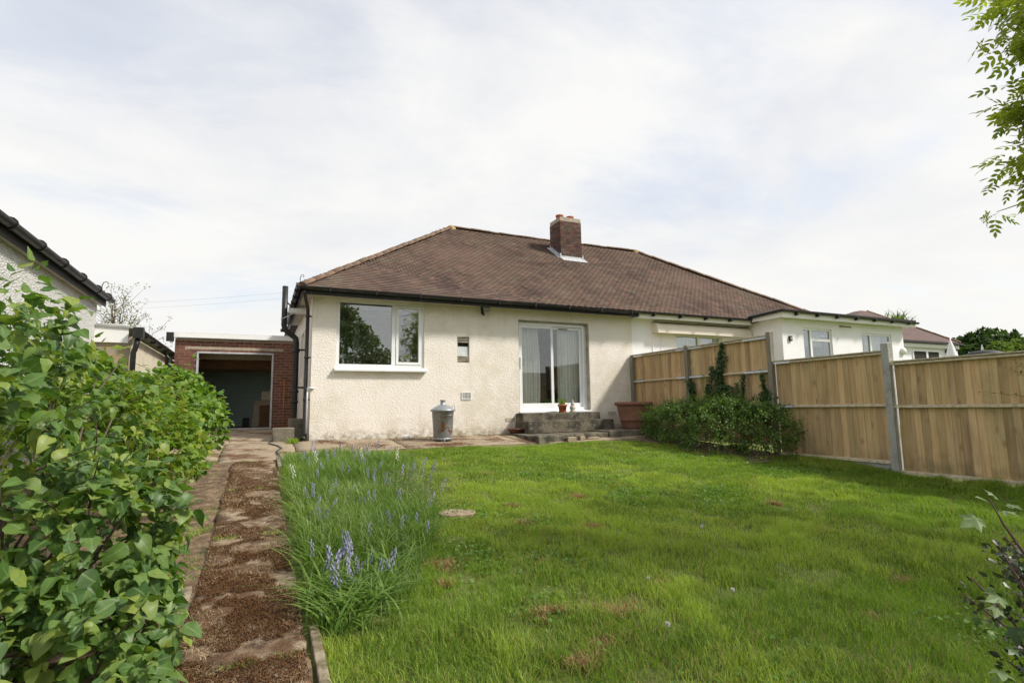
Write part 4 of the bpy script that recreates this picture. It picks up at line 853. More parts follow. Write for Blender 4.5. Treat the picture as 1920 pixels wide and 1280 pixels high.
MB().lathe([(.001, 0), (.095, 0), (.105, .022), (.10, .022), (.001, .012)], (6.60, 11.46, 1.373), 28).build('saucer', 'terra_pot', sp)
sc_ = thing('shallow_bowl', 'shallow terracotta bowl lying at the left foot of the steps by the wall', 'bowl', (5.28, 11.35, .92))
MB().lathe([(.001, 0), (.13, 0), (.20, .09), (.215, .092), (.215, .11), (.195, .11), (.13, .03), (.001, .025)], (5.34, 11.40, .925), 32).build('bowl', 'terra', sc_)
gn = thing('garden_figurine', 'small pale stone figurine beside the orange pot on the top step', 'figurine', (6.88, 11.46, 1.375))
MB().lathe([(.001, 0), (.075, 0), (.08, .02), (.05, .04), (.068, .08), (.07, .12), (.05, .155), (.035, .165)], (6.88, 11.46, 1.372), 20).build('body', 'stone', gn)
MB().lathe([(.02, .160), (.042, .175), (.046, .20), (.036, .23), (.015, .25), (.028, .262), (.020, .285), (.001, .30)], (6.88, 11.46, 1.372), 20).build('head', 'stone', gn)
# galvanised incinerator bin
bn = thing('metal_bin', 'rusty galvanised garden incinerator bin with conical lid against the cream wall', 'bin', (3.43, 10.85, .83)); c = (3.43, 10.85, .835)
MB().lathe([(.001, .07), (.165, .06), (.172, .05), (.178, .07), (.185, .10), (.19, .13), (.222, .60), (.228, .605), (.228, .625), (.216, .625), (.185, .15), (.001, .14)], c, 48, fl=.006).build('bin_body', 'galv', bn)
MB().lathe([(.185, .04), (.19, .035), (.192, .075), (.186, .08)], c, 48).build('base_ring', 'zinc', bn)
MB().lathe([(.25, .612), (.256, .618), (.256, .648), (.24, .655), (.17, .70), (.08, .745), (.052, .752), (.05, .83), (.055, .835), (.055, .845), (.001, .845)], c, 48, fl=.004).build('lid', 'zinc', bn)
for a in (.4, 2.5, 4.6): MB().tube([(c[0]+.18*math.cos(a), c[1]+.18*math.sin(a), c[2]+.08), (c[0]+.20*math.cos(a), c[1]+.20*math.sin(a), c[2]-.02)], .009, 6).build('leg', 'zinc', bn)
for a in (4.4, 5.1, 5.7, 3.9): MB().tube([(c[0]+.196*math.cos(a), c[1]+.196*math.sin(a), c[2]+.22), (c[0]+.203*math.cos(a), c[1]+.203*math.sin(a), c[2]+.22)], .012, 8).build('air_hole', 'black', bn)
MB().tube([(c[0]+.12, c[1]-.18, c[2]+.50), (c[0]+.13, c[1]-.23, c[2]+.53), (c[0]+.05, c[1]-.25, c[2]+.54), (c[0]+.0, c[1]-.22, c[2]+.52)], .007, 6).tube([(c[0]+.20, c[1]+.02, c[2]+.70), (c[0]+.24, c[1], c[2]+.75), (c[0]+.255, c[1], c[2]+.66)], .006, 6).build('handle', 'zinc', bn)
tag(MB().lathe([(.001, -.05), (.05, -.045), (.075, -.01), (.07, .03), (.04, .055), (.001, .06)], (2.80, 11.35, .92), 14).build('white_cobble', 'fascia'), 'rounded white stone at the foot of the cream wall below the large window', 'stone')

# ------------------------------------------------------------------ fence
FX = 8.885
def fence(label, y0, y1, zt, zm, zb, name='timber_fence', gravel=False, caps=(), posts=()):
    f = thing(name, label, 'fence', (FX, (y0+y1)/2, float(gz(0, (y0+y1)/2))), 'timber fence panels')
    h = zt-.035-zb
    me = MB().hexa([(-.021, -.060, 0), (.0, -.060, 0), (.0, .05, 0), (-.005, .05, 0)], [(-.021, -.060, h), (.0, -.060, h), (.0, .05, h), (-.005, .05, h)]).mesh('board'); me.materials.append(M['board'])
    n = int(round((y1-y0)/.1))
    for k in range(n):
        y = y0+(k+.5)*(y1-y0)/n
        put(me, 'board', f, Matrix.Translation((FX+random.uniform(-.002, .002), y, zb+random.uniform(-.004, .004)))@Matrix.Rotation(random.uniform(-.002, .002), 4, 'X')@Matrix.Rotation(.09, 4, 'Z'))
    for z, t in ((zt-.035, .045), (zm-.02, .045), (zb+.01, .05)):
        r = MB().hexa([(FX-.075, y0-.02, z-t/2), (FX-.018, y0-.02, z-t/2), (FX-.018, y1+.02, z-t/2), (FX-.075, y1+.02, z-t/2)], [(FX-.072, y0-.02, z+t/2-.012), (FX-.018, y0-.02, z+t/2), (FX-.018, y1+.02, z+t/2), (FX-.072, y1+.02, z+t/2-.012)]).build('rail', 'rail', f); bevel(r, .003)
        for (a, b) in (caps if z > zb+.2 else ()):
            MB().box(FX-.0785, FX-.0755, a, b, z-t/2-.004, z+t/2-.008).box(FX-.0785, FX-.017, a, b, z+t/2+.001, z+t/2+.003).build('metal_strip', 'metalcap', f)
    MB().box(FX-.09, FX+.02, y0, y1, zt-.012, zt+.006).build('capping', 'rail', f)
    if gravel: MB().box(FX-.045, FX+.0, y0, y1, zb-.20, zb-.02).build('gravel_board', 'concpost', f)
    for (y, z0, z1, kind) in posts:
        if kind == 'w': p = MB().hexa([(FX-.11, y-.048, z0), (FX-.012, y-.048, z0), (FX-.012, y+.048, z0), (FX-.11, y+.048, z0)], [(FX-.11, y-.048, z1-.02), (FX-.012, y-.048, z1), (FX-.012, y+.048, z1), (FX-.11, y+.048, z1-.02)]).build('post', 'post', f)
        else: p = MB().hexa([(FX-.11, y-.055, z0), (FX+.02, y-.055, z0), (FX+.02, y+.055, z0), (FX-.11, y+.055, z0)], [(FX-.10, y-.055, z1-.02), (FX+.01, y-.055, z1), (FX+.01, y+.055, z1), (FX-.10, y+.055, z1-.02)]).build('post', 'concpost', f)
        bevel(p, .006)
    return f
fence('tallest fence section with grey timber posts running from the house to the shrub', 7.41, 11.60, 2.81, 2.15, .74, caps=((7.42, 8.0), (9.15, 9.95), (11.2, 11.58)), posts=((11.62, .6, 2.83, 'w'), (9.60, .6, 2.87, 'w'), (7.36, .4, 2.88, 'w')))
fence('middle fence panel between the timber post and the concrete post', 5.32, 7.30, 2.30, 1.475, .575, gravel=True, caps=((6.95, 7.29),), posts=((5.25, .2, 2.43, 'c'),))
fence('nearest fence panel, lower than the others, right of the concrete post', 3.30, 5.18, 2.12, 1.455, .445, gravel=False, caps=(), posts=((3.24, .1, 2.25, 'c'),))
fence('lowest fence panel, next after the nearest full one on the camera side', 1.30, 3.18, 2.0, 1.33, .33, gravel=False, caps=(), posts=())

# ------------------------------------------------------------------ leaf templates
def strip_leaf(st, wd, fold=.18, curl=.3):
    v = []; f = []
    for t, ww in zip(st, wd):
        z = -curl*t*t
        v += [(-ww, t, z+fold*ww), (0, t, z), (ww, t, z+fold*ww)]
    for i in range(len(st)-1):
        a = i*3; f += [(a, a+1, a+4), (a, a+4, a+3), (a+1, a+2, a+5), (a+1, a+5, a+4)]
    return np.array(v), np.array(f)
T_LILAC = strip_leaf([-.02, .06, .2, .4, .62, .82, 1], [.10, .33, .44, .42, .29, .12, .0], .35, .35)
def wavy(T, amp, asym, seed):
    q = np.random.default_rng(seed); v = T[0].copy(); e = np.arange(len(v)) % 3
    v[:, 2] += np.where(e != 1, amp*q.normal(size=len(v)), 0); v[:, 0] *= np.where(e == 0, 1-asym, 1+asym); v[:, 0] += .06*np.sin(v[:, 1]*3+seed)*v[:, 1]; return v, T[1]
T_LIL = [wavy(strip_leaf([-.02, .05, .14, .28, .44, .60, .76, .90, 1], [.08, .26, .38, .42, .40, .32, .20, .08, .0], .16, .22), .020, .05, 3),
         wavy(strip_leaf([-.02, .06, .18, .36, .54, .72, .88, 1], [.08, .25, .34, .36, .31, .20, .09, .0], .30, .45), .025, -.08, 5),
         wavy(strip_leaf([-.02, .06, .16, .32, .50, .68, .86, 1], [.10, .32, .42, .44, .36, .22, .09, .0], .06, .12), .030, .10, 8)]
T_ROUND = strip_leaf([0, .12, .4, .7, .92, 1], [.12, .42, .54, .46, .2, .0], .25, .25)
T_SMALL = strip_leaf([0, .35, .75, 1], [.04, .30, .22, .0], .3, .2)
T_IVY = strip_leaf([0, .15, .5, 1], [.1, .5, .32, .0], .2, .15)
def maple_leaf():
    out = []
    for a, r in ((-150, .35), (-118, .62), (-95, .42), (-62, .86), (-38, .50), (-22, .66), (0, 1.05), (22, .66), (38, .50), (62, .86), (95, .42), (118, .62), (150, .35)):
        t = R(a); out.append((r*.62*math.sin(t), .30+r*.68*math.cos(t), -.18*r*r+.05*math.sin(t*4)))
    v = [(0, .30, .03)]+out; n = len(out)
    return np.array(v), np.array([(0, k+1, (k+1) % n+1) for k in range(n)])
T_MAPLE = maple_leaf()
def ash_leaf():
    V = []; F = []; v0, f0 = strip_leaf([0, .25, .55, 1], [.03, .15, .17, .0], .2, .2)
    for (t, a) in ((.25, 62), (.25, -62), (.48, 52), (.48, -52), (.70, 42), (.70, -42), (.9, 0)):
        c, s = math.cos(R(a)), math.sin(R(a)); q = v0*[.46, .36, .36]; r = np.stack([q[:, 0]*c+q[:, 1]*s, -q[:, 0]*s+q[:, 1]*c+t, q[:, 2]-.2*t*t], -1)
        F.append(f0+len(V)*len(v0)); V.append(r)
    V.append(np.array([(-.006, 0, 0), (.006, 0, 0), (0, .95, -.18)])); F.append(np.array([[0, 1, 2]])+7*len(v0))
    return np.concatenate(V), np.concatenate(F)
T_ASH = ash_leaf()
def rnd_dir(n): return nrm(rng.normal(size=(n, 3)))
def clumps(ells, nc, per, crad, zmin=None, down=.35, cut=.8):
    """leaf positions and outward directions in small clumps over noisy ellipsoids"""
    P = []; N = []; tot = sum(e[2] for e in ells)
    for (c, r, wt) in ells:
        c = np.array(c, float); r = np.array(r, float); k = int(nc*wt/tot)
        d = rnd_dir(k); d[:, 2] = np.where(d[:, 2] < -down, -d[:, 2], d[:, 2])
        rad = 1-.30*rng.random(k)**1.6+.10*np.sin(d[:, 0]*7+c[0]*3)*np.sin(d[:, 2]*6+d[:, 1]*5)
        C = c+d*rad[:, None]*r; keep = np.ones(k, bool)
        for (c2, r2, _) in ells:
            if c2 is not None and not np.allclose(c2, c): keep &= (((C-np.array(c2))/np.array(r2))**2).sum(1) > cut**2
        C = C[keep]; out = nrm(d[keep]/r); m = len(C)
        o = rnd_dir(m*per)*(rng.random((m*per, 1))**.45)
        cr = crad*(.6+.8*rng.random(m)).repeat(per)[:, None]
        P.append(np.repeat(C, per, 0)+o*cr); N.append(nrm(np.repeat(out, per, 0)+.8*o))
    P = np.concatenate(P); N = np.concatenate(N)
    g = gz(P[:, 0], P[:, 1])+.02; k = P[:, 2] > (g if zmin is None else zmin)
    return P[k], N[k]
def leaf_frames(N, droop=.5, jit=.6, up=.8):
    n = len(N); A = nrm(.8*N+np.array([0, 0, -droop])+jit*rng.normal(size=(n, 3))*.6)
    U = nrm(np.array([0, 0, up])+.55*N+.45*rng.normal(size=(n, 3))); return frames(A, U)
def vein_of(T): return (np.arange(len(T[0])) % 3 == 1).astype(np.float32) if len(T[0]) % 3 == 0 else np.zeros(len(T[0]), np.float32)
def foliage_obj(P, fr, T, size, mt, parent, own=0, leaf='leaf', name='foliage', up=None):
    n = len(P); size = np.broadcast_to(size, (n,)).copy(); X, Y, Z = fr
    idx = np.zeros(0, int)
    if own:
        px, py, z = proj(P); vis = (px > -20) & (px < 1940) & (py > -20) & (py < 1300) & (z > .3)
        score = np.where(vis, size/np.maximum(z, .1), 0); idx = np.argsort(-score)[:own]
        me = bpy.data.meshes.new(leaf); me.from_pydata([tuple(v) for v in T[0]], [], [tuple(int(i) for i in f) for f in T[1]]); me.polygons.foreach_set('use_smooth', [True]*len(T[1])); me.materials.append(M[mt]); a_ = me.attributes.new('vein', 'FLOAT', 'POINT'); a_.data.foreach_set('value', vein_of(T))
        for i in idx:
            s = size[i]; mt4 = Matrix((X[i]*s, Y[i]*s, Z[i]*s)).transposed().to_4x4(); mt4.translation = Vector(P[i])
            put(me, leaf, parent, mt4)
    rest = np.ones(n, bool); rest[idx] = False
    V, F = stamp(T[0], T[1], P[rest], X[rest], Y[rest], Z[rest], size[rest])
    return np_mesh(name, V, F, mt, np.repeat(rng.random(rest.sum()), len(T[0])), parent, smooth=True, vein=np.tile(vein_of(T), int(rest.sum())), kind='stuff')
def shoots(roots, dirs, length, nl, size, parent, mt, twig='twig', r=.006, droop=.2, spread=.9):
    """leafy shoots: a bent stem with paired leaves; returns leaf arrays, stems go in one mesh"""
    P = []; A = []; Sz = []; mb = MB()
    for o, d in zip(roots, dirs):
        L = length*random.uniform(.6, 1.2); d = Vector(d).normalized(); p = Vector(o); pts = [p.copy()]
        k = 7
        for i in range(k):
            d = (d+Vector((random.gauss(0, .10), random.gauss(0, .10), -droop*.1))).normalized(); p = p+d*L/k; pts.append(p.copy())
        mb.tube(pts, [r*(1-.8*i/k) for i in range(k+1)], 5, cap=False)
        for i in range(nl):
            t = (i+1)/nl; q = t*k; a = int(min(q, k-1)); pos = pts[a].lerp(pts[a+1], q-a); td = (pts[a+1]-pts[a]).normalized()
            s = td.cross(Vector((0, 0, 1))).normalized(); ph = (i % 2)*1.2+random.uniform(-.4, .4)
            for sg in (-1, 1):
                sd = (s*math.cos(ph)+td.cross(s)*math.sin(ph))*sg
                P.append(pos+sd*.01); A.append((sd*spread+td*(.55 if t < .95 else 1.3)+Vector((0, 0, -.12))).normalized()); Sz.append(size*(1-.45*t)*random.uniform(.8, 1.2))
    return np.array([tuple(p) for p in P]), np.array([tuple(a) for a in A]), np.array(Sz), mb

# ------------------------------------------------------------------ lilac bush, foreground left
lil = thing('lilac_bush', 'big heart-leaved lilac bush filling the lower left corner beside the path', 'bush', (-1.2, 3.2, .25))
EL = [((-1.30, 3.75, 1.34), (.55, .75, .93), 1.5), ((-.70, 3.20, .98), (.44, .50, .27), 1.0), ((-1.15, 3.0, 1.12), (.50, .50, .60), 1.0), ((-1.0, 2.70, .58), (.50, .42, .36), .9), ((-.70, 3.45, .62), (.32, .4, .33), .6), ((-1.25, 4.7, 1.32), (.55, .6, .78), .8), ((-.66, 2.85, .62), (.35, .36, .32), 1.2), ((-.60, 2.62, .38), (.30, .32, .22), .8), ((-.72, 3.25, .50), (.34, .35, .26), .7)]
P, N = clumps(EL, 640, 12, .11, down=.6)
A = nrm(.7*N+np.array([.05, -.1, -.55])+.45*rng.normal(size=N.shape)); U = nrm(np.array([0, -.15, .75])+.5*N+.4*rng.normal(size=N.shape))
sz = .078*(.35+.85*rng.random(len(P))**.8)
ro = []; rd = []
for k in range(70):
    e = EL[rng.integers(len(EL))]; d = rnd_dir(1)[0]; d[2] = abs(d[2])*.8+.15; d /= np.linalg.norm(d); ro.append(np.array(e[0])+d*np.array(e[1])*.8); rd.append(d+np.array([0.05, -.1, .25]))
sP, sA, sS, smb = shoots(ro, rd, .30, 7, .070, lil, 'lilac')
sU = nrm(np.array([0, -.15, .9])+.35*rng.normal(size=sA.shape))
P = np.concatenate([P, sP]); X, Y, Z = frames(np.concatenate([A, sA]), np.concatenate([U, sU])); sz = np.concatenate([sz, sS])
ok = P[:, 0] > -2.3; P, X, Y, Z, sz = P[ok], X[ok], Y[ok], Z[ok], sz[ok]
half = rng.integers(0, 3, len(P))
for v_ in range(3):
    q = half == v_; foliage_obj(P[q], (X[q], Y[q], Z[q]), T_LIL[v_], sz[q], 'lilac', lil, own=100)
for k in range(48):
    a = random.uniform(0, 6.28); b = Vector((-1.2+.22*math.cos(a), 3.35+.3*math.sin(a), .25)); e = EL[k % 8]
    t = Vector(e[0])+Vector((random.uniform(-.8, .8)*e[1][0], random.uniform(-.8, .8)*e[1][1], random.uniform(0, .8)*e[1][2])); md = b.lerp(t, .5)+Vector((random.uniform(-.06, .06), random.uniform(-.06, .06), .08))
    smb.tube([b, b.lerp(md, .5), md, md.lerp(t, .6), t], [.014, .012, .009, .006, .004], 6, cap=False)
smb.build('stems', 'bark', lil, kind='stuff')
# maple-leaved bush behind it
mpl = thing('maple_shrub', 'yellow-green lobed-leaf shrub between the lilac and the rounded hedge', 'shrub', (-1.35, 5.8, .45))
EM = [((-1.35, 5.7, 1.25), (.60, .75, .70), 1), ((-1.0, 6.5, 1.1), (.50, .6, .64), .8), ((-1.7, 6.8, 1.40), (.5, .7, .62), .7)]
P, N = clumps(EM, 360, 12, .12); fr = leaf_frames(N, .35, .6); foliage_obj(P, fr, T_MAPLE, .085*(.6+.6*rng.random(len(P))), 'maple', mpl, own=200)
ro = [(-.95, 6.5, 1.65), (-1.0, 6.7, 1.6), (-.9, 6.6, 1.6)]; rd = [(.42, .35, .72), (.25, .2, .8), (.5, .3, .5)]
sP, sA, sS, smb = shoots(ro, rd, .52, 6, .085, mpl, 'maple', droop=.1); fr = frames(sA, nrm(np.array([0, 0, 1])+.35*rng.normal(size=sA.shape)))
foliage_obj(sP, fr, T_MAPLE, sS, 'maple', mpl, own=40, name='shoot_leaves')
for k in range(12):
    b = Vector((-1.4+random.uniform(-.2, .2), 6+random.uniform(-.3, .3), .45)); e = EM[k % 3]; t = Vector(e[0])+Vector((random.uniform(-.5, .5)*e[1][0], random.uniform(-.5, .5)*e[1][1], .6*e[1][2]))
    smb.tube([b, b.lerp(t, .5)+Vector((0, 0, .1)), t], [.014, .009, .004], 6, cap=False)
smb.build('stems', 'bark', mpl, kind='stuff')
# rounded hedge by the drive
hdg = thing('rounded_hedge', 'bright green rounded hedge overhanging the path in front of the garage', 'hedge', (-1.25, 8.4, .65))
EH = [((-1.12, 7.9, 1.30), (.62, .80, .72), 1), ((-1.22, 8.9, 1.27), (.80, .80, .76), 1), ((-1.0, 7.5, .95), (.42, .5, .5), .5), ((-1.95, 8.3, 1.30), (.6, .9, .80), .7)]
P, N = clumps(EH, 620, 14, .11); fr = leaf_frames(N, .35, .6); foliage_obj(P, fr, T_ROUND, .062*(.6+.6*rng.random(len(P))), 'round', hdg, own=300)
mb = MB()
for k in range(16):
    b = Vector((-1.3+random.uniform(-.25, .25), 8.3+random.uniform(-.5, .5), .62)); e = EH[k % 4]; t = Vector(e[0])+Vector((random.uniform(-.5, .5)*e[1][0], random.uniform(-.5, .5)*e[1][1], .5*e[1][2]))
    mb.tube([b, b.lerp(t, .5)+Vector((0, 0, .08)), t], [.018, .012, .005], 6, cap=False)
mb.build('stems', 'bark', hdg, kind='stuff')

# ------------------------------------------------------------------ shrub and ivy along the fence
shr = thing('fence_shrub', 'broad dark green shrub heaped against the tallest fence section', 'shrub', (8.1, 8.2, .6))
ES = [((8.15, 9.55, 1.05), (.62, .62, .48), 1), ((7.95, 8.75, 1.02), (.72, .70, .56), 1.2), ((8.05, 7.95, .98), (.68, .65, .60), 1.2), ((8.28, 7.15, .92), (.52, .55, .55), .9), ((7.75, 8.0, .75), (.5, .6, .35), .6), ((8.5, 8.3, 1.25), (.35, 1.0, .40), .7), ((8.35, 10.1, 1.0), (.4, .4, .42), .4)]
ES = [((c_[0]+.04, c_[1]-.02, c_[2]+.03*(c_[1] < 9)), (r_[0], r_[1]*.97, r_[2]), w_) for c_, r_, w_ in ES]
P, N = clumps(ES, 1050, 26, .10, down=.6); fr = leaf_frames(N, .2, .9, .6); foliage_obj(P, fr, T_SMALL, .040*(.6+.8*rng.random(len(P))), 'rose', shr)
ro = []; rd = []
for k in range(230):
    e = ES[rng.integers(len(ES))]; d = rnd_dir(1)[0]; d[2] = abs(d[2])*.8+.1; ro.append(np.array(e[0])+d*np.array(e[1])*.9); rd.append(d+np.array([-.1, 0, .4]))
sP, sA, sS, smb = shoots(ro, rd, .30, 8, .036, shr, 'rose', r=.003, droop=.4); fr = frames(sA, nrm(np.array([0, 0, 1])+.5*rng.normal(size=sA.shape)))
foliage_obj(sP, fr, T_SMALL, sS, 'round', shr, name='young_shoots'); smb.build('stems', 'stem', shr, kind='stuff')
ivy = thing('ivy', 'dark ivy climbing the tallest fence section in ragged columns above the shrub', 'climbing plant', (8.8, 8.5, 1.3))
P = []; mb = MB()
for (y, zt, wd, n) in ((8.56, 2.78, .10, 520), (8.66, 2.25, .13, 480), (8.52, 1.9, .20, 520), (8.88, 2.35, .06, 130), (9.46, 2.08, .09, 300), (8.98, 1.95, .10, 170), (8.0, 2.08, .045, 170), (8.20, 1.95, .03, 80), (7.55, 2.1, .07, 260), (7.50, 1.75, .13, 260)):
    for i in range(int(n*2.0)):
        t = random.random()**.8; z = 1.2+(zt-1.2)*t; s = wd*(1.75-.9*t)*(.7+.5*math.sin(z*9+y*5)); P.append((8.80-abs(random.gauss(0, .025)), y+random.gauss(0, .55)*s+.04*math.sin(z*5+y*7), z))
    mb.tube([(8.80, y+.04*math.sin(z*5+y*7), z) for z in np.linspace(.8, zt-.05, 12)], [.008]*12, 5)
P = np.array(P); N = nrm(np.tile([-1., 0, .1], (len(P), 1))+.5*rng.normal(size=(len(P), 3)))
A = nrm(np.array([0, 0, -1.])+.7*rng.normal(size=P.shape)); foliage_obj(P, frames(A, N), T_IVY, .045*(.6+.7*rng.random(len(P))), 'ivy', ivy)
ro = [(8.78, 8.85, 1.9), (8.78, 8.9, 2.0), (8.78, 9.15, 1.8), (8.78, 7.5, 1.9), (8.78, 7.15, 1.2), (8.78, 7.1, 1.25), (8.78, 8.5, 2.6)]; rd = [(-.2, .5, .7), (-.2, .8, .3), (-.2, -.2, .8), (-.3, -.2, .7), (-.4, -.3, .8), (-.2, -.6, .5), (-.1, .3, .8)]
sP, sA, sS, smb = shoots(ro, rd, .40, 9, .045, ivy, 'maple', r=.003, droop=.3); foliage_obj(sP, frames(sA, nrm(np.array([-.5, 0, 1])+.4*rng.normal(size=sA.shape))), T_IVY, sS, 'maple', ivy, name='pale_shoots')
smb.v += []; smb.build('shoot_stems', 'stem', ivy, kind='stuff'); mb.build('stems', 'bark', ivy, kind='stuff')
# bare briar twig against the nearest panel
br = thing('briar', 'thin trailing briar with few leaves against the nearest fence panel at the right edge', 'climbing plant', (8.8, 3.6, 1.8))
ro = [(8.78, 3.35, 1.60), (8.78, 3.38, 1.5), (8.78, 3.4, 1.75)]; rd = [(-.1, .7, .55), (-.2, .8, .2), (-.1, .5, .75)]
sP, sA, sS, smb = shoots(ro, rd, .55, 9, .045, br, 'ivy', r=.004, droop=.2); foliage_obj(sP, frames(sA, nrm(np.array([-.5, 0, 1])+.4*rng.normal(size=sA.shape))), T_SMALL, sS, 'rose', br, name='leaves'); smb.build('stems', 'twig', br, kind='stuff')

# ------------------------------------------------------------------ twiggy shrub, right foreground
rs = thing('twiggy_shrub', 'dark twiggy shrub with pale lobed leaves at the lower right corner', 'shrub', (2.6, .9, .1))
mb = MB(); P = []; A = []; B0 = Vector((2.75, .95, .1))
for k in range(56):
    t = Vector((2.66+random.gauss(0, .15), 1.02+random.gauss(0, .14), random.uniform(.45, 1.02))); t.z -= .0; md = B0.lerp(t, .5)+Vector((.05, 0, .05))
    pts = [B0+Vector((random.uniform(-.1, .1), random.uniform(-.1, .1), 0)), md, md.lerp(t, .5)+Vector((random.gauss(0, .02), random.gauss(0, .02), .02)), t]
    mb.tube(pts, [.008, .006, .004, .003], 5)
    for i in range(46):
        q = md.lerp(t, random.random()**.6); P.append(q+Vector((random.gauss(0, .022), random.gauss(0, .022), random.gauss(0, .022)))); A.append((random.gauss(0, 1), random.gauss(0, 1), .5))
P = np.array([tuple(p) for p in P]); A = nrm(np.array(A)); foliage_obj(P, frames(A, rnd_dir(len(P))), T_SMALL, .030*(.5+.8*rng.random(len(P))), 'darkleaf', rs)
gp = [((2.36, 1.13, 1.085), (-.9, .2, -.15), .095), ((2.40, 1.13, 1.14), (-.5, .1, .3), .05), ((2.44, 1.12, 1.15), (.3, .3, .2), .06), ((2.46, 1.10, 1.12), (.5, -.2, .1), .06), ((2.42, 1.10, 1.11), (-.1, -.5, .0), .06),
      ((2.50, 1.03, .90), (-.8, .3, -.3), .09), ((2.38, 1.10, .82), (-.9, .1, .1), .085), ((2.33, 1.10, .80), (-.6, -.2, -.2), .06), ((2.46, 1.05, .62), (-.3, -.7, .1), .09), ((2.4, 1.0, .55), (.2, -.7, -.1), .10), ((2.30, 1.1, .60), (-.7, -.4, .1), .08),
      ((2.55, 1.0, .98), (.3, .2, .4), .08), ((2.50, 1.05, .70), (-.4, -.4, .3), .07), ((2.28, 1.08, .48), (-.5, -.5, .2), .08), ((2.42, 1.0, .44), (.3, -.6, .3), .09), ((2.36, .95, .36), (-.3, -.6, .3), .09), ((2.25, 1.0, .33), (-.7, -.4, .3), .08)]
me = bpy.data.meshes.new('leaf'); me.from_pydata([tuple(v) for v in T_MAPLE[0]], [], [tuple(int(i) for i in f) for f in T_MAPLE[1]]); me.materials.append(M['greyleaf'])
for p, a, s in gp:
    X, Y, Z = frames(np.array([a], float), np.array([[random.gauss(0, .3), -.4+random.gauss(0, .2), 1.0]])); mt4 = Matrix((X[0]*s, Y[0]*s, Z[0]*s)).transposed().to_4x4(); mt4.translation = Vector(p); put(me, 'leaf', rs, mt4)
ga = [(2.62+random.gauss(0, .16), 1.0+random.gauss(0, .14), random.uniform(.22, .78)) for _ in range(130)]
gA = nrm(rng.normal(size=(130, 3))+[-.6, -.3, -.2]); foliage_obj(np.array(ga), frames(gA, nrm(np.array([-.2, -.3, 1])+.5*rng.normal(size=(130, 3)))), T_MAPLE, .075*(.5+.6*rng.random(130)), 'rose', rs, own=60, name='green_leaves')
mb.tube([B0, (2.62, 1.0, .6), (2.50, 1.06, .92), (2.43, 1.10, 1.06), (2.40, 1.12, 1.15)], [.008, .007, .006, .004, .002], 6)
mb.tube([B0, (2.45, 1.02, .5), (2.38, 1.04, .62), (2.42, 1.06, .70)], [.006, .005, .004, .003], 6); mb.build('stems', 'purple_twig', rs, kind='stuff')

# ------------------------------------------------------------------ ash tree right of the camera
ash = thing('ash_tree', 'ash tree whose leafy branch tips hang into the upper right corner', 'tree', (8.5, .1, .1))
mb = MB(); T0 = Vector((8.5, .1, .1))
mb.tube([T0, T0+Vector((.05, .02, 1.2)), T0+Vector((0, .1, 2.4)), T0+Vector((-.1, .2, 3.6)), T0+Vector((-.1, .1, 5)), T0+Vector((.1, 0, 6.6))], [.17, .14, .12, .10, .07, .03], 12); mb.build('trunk', 'bark', ash)
limb = MB(); tips = []
def branch(a, b, r, depth, sag=.12):
    if b[1] < 10 and b[1] > .3 and b[0] < 2.34*b[1]: return
    a, b = Vector(a), Vector(b); L = (b-a).length; m1 = a.lerp(b, .33)+Vector((random.gauss(0, .06), random.gauss(0, .06), sag))*L*.5; m2 = a.lerp(b, .66)+Vector((random.gauss(0, .06), random.gauss(0, .06), sag*.7))*L*.5
    pts = []
    for i in range(9):
        t = i/8; pts.append(a*(1-t)**3+m1*3*t*(1-t)**2+m2*3*t*t*(1-t)+b*t**3)
    limb.tube(pts, [r*(1-.75*i/8) for i in range(9)], 6 if r > .01 else 5, cap=False)
    tips.append(pts[-1])
    if depth:
        for i in range(3, 9):
            d = (pts[min(i, 8)]-pts[i-1]).normalized(); s = d.cross(rnd_v()).normalized(); q = pts[i]+(d*.7+s*.8+Vector((0, 0, .1))).normalized()*L*random.uniform(.22, .38)
            branch(pts[i], q, r*.4, depth-1, -.05)
def rnd_v(): return Vector((random.gauss(0, 1), random.gauss(0, 1), random.gauss(0, 1)))
for t in ((5.02, 2.14, 4.62), (5.00, 2.12, 4.25), (5.06, 2.16, 3.98), (5.05, 2.10, 3.78), (5.12, 2.02, 3.28), (5.22, 1.95, 3.62), (5.3, 2.0, 4.5), (5.35, 1.9, 4.9), (5.16, 1.98, 3.3)):
    t = Vector(t)+Vector((.50, -.20, .12)); o = T0+Vector((-.1, .15, t.z*.72+.3)); md = o.lerp(t, .5)+Vector((random.gauss(0, .2), random.gauss(0, .2), .35)); limb.tube([o, o.lerp(md, .5)+Vector((0, .05, .15)), md], [.034, .028, .022], 6, cap=False); branch(md, t+Vector((.14, -.05, .02)), .021, 2, .25)
for k in range(64):
    a = random.uniform(0, 6.283); rr = random.uniform(1.0, 2.7); t = T0+Vector((rr*math.cos(a), rr*math.sin(a), random.uniform(3.4, 7.4)))
    if t.y > 0 and t.x < 3.1*t.y: continue
    branch(T0+Vector((-.05, .1, max(2.4, t.z*.7))), t, .035, 1, .15)
limb.build('limbs', 'twig', ash)
P = []
for t in tips:
    for _ in range(5 if t.y > .9 and t.x < 6.6 else 7): P.append(t+rnd_v()*.06)
P = np.array([tuple(p) for p in P]); c = np.array([8.5, .1, 5.0]); N = nrm(P-c)
A = nrm(.35*N+np.array([0, 0, -.25])+.75*rng.normal(size=P.shape)); foliage_obj(P, frames(A, nrm(np.array([0, 0, 1])+.5*rng.normal(size=P.shape))), T_ASH, .18*(.55+.7*rng.random(len(P))), 'ash', ash, own=0, name='crown')

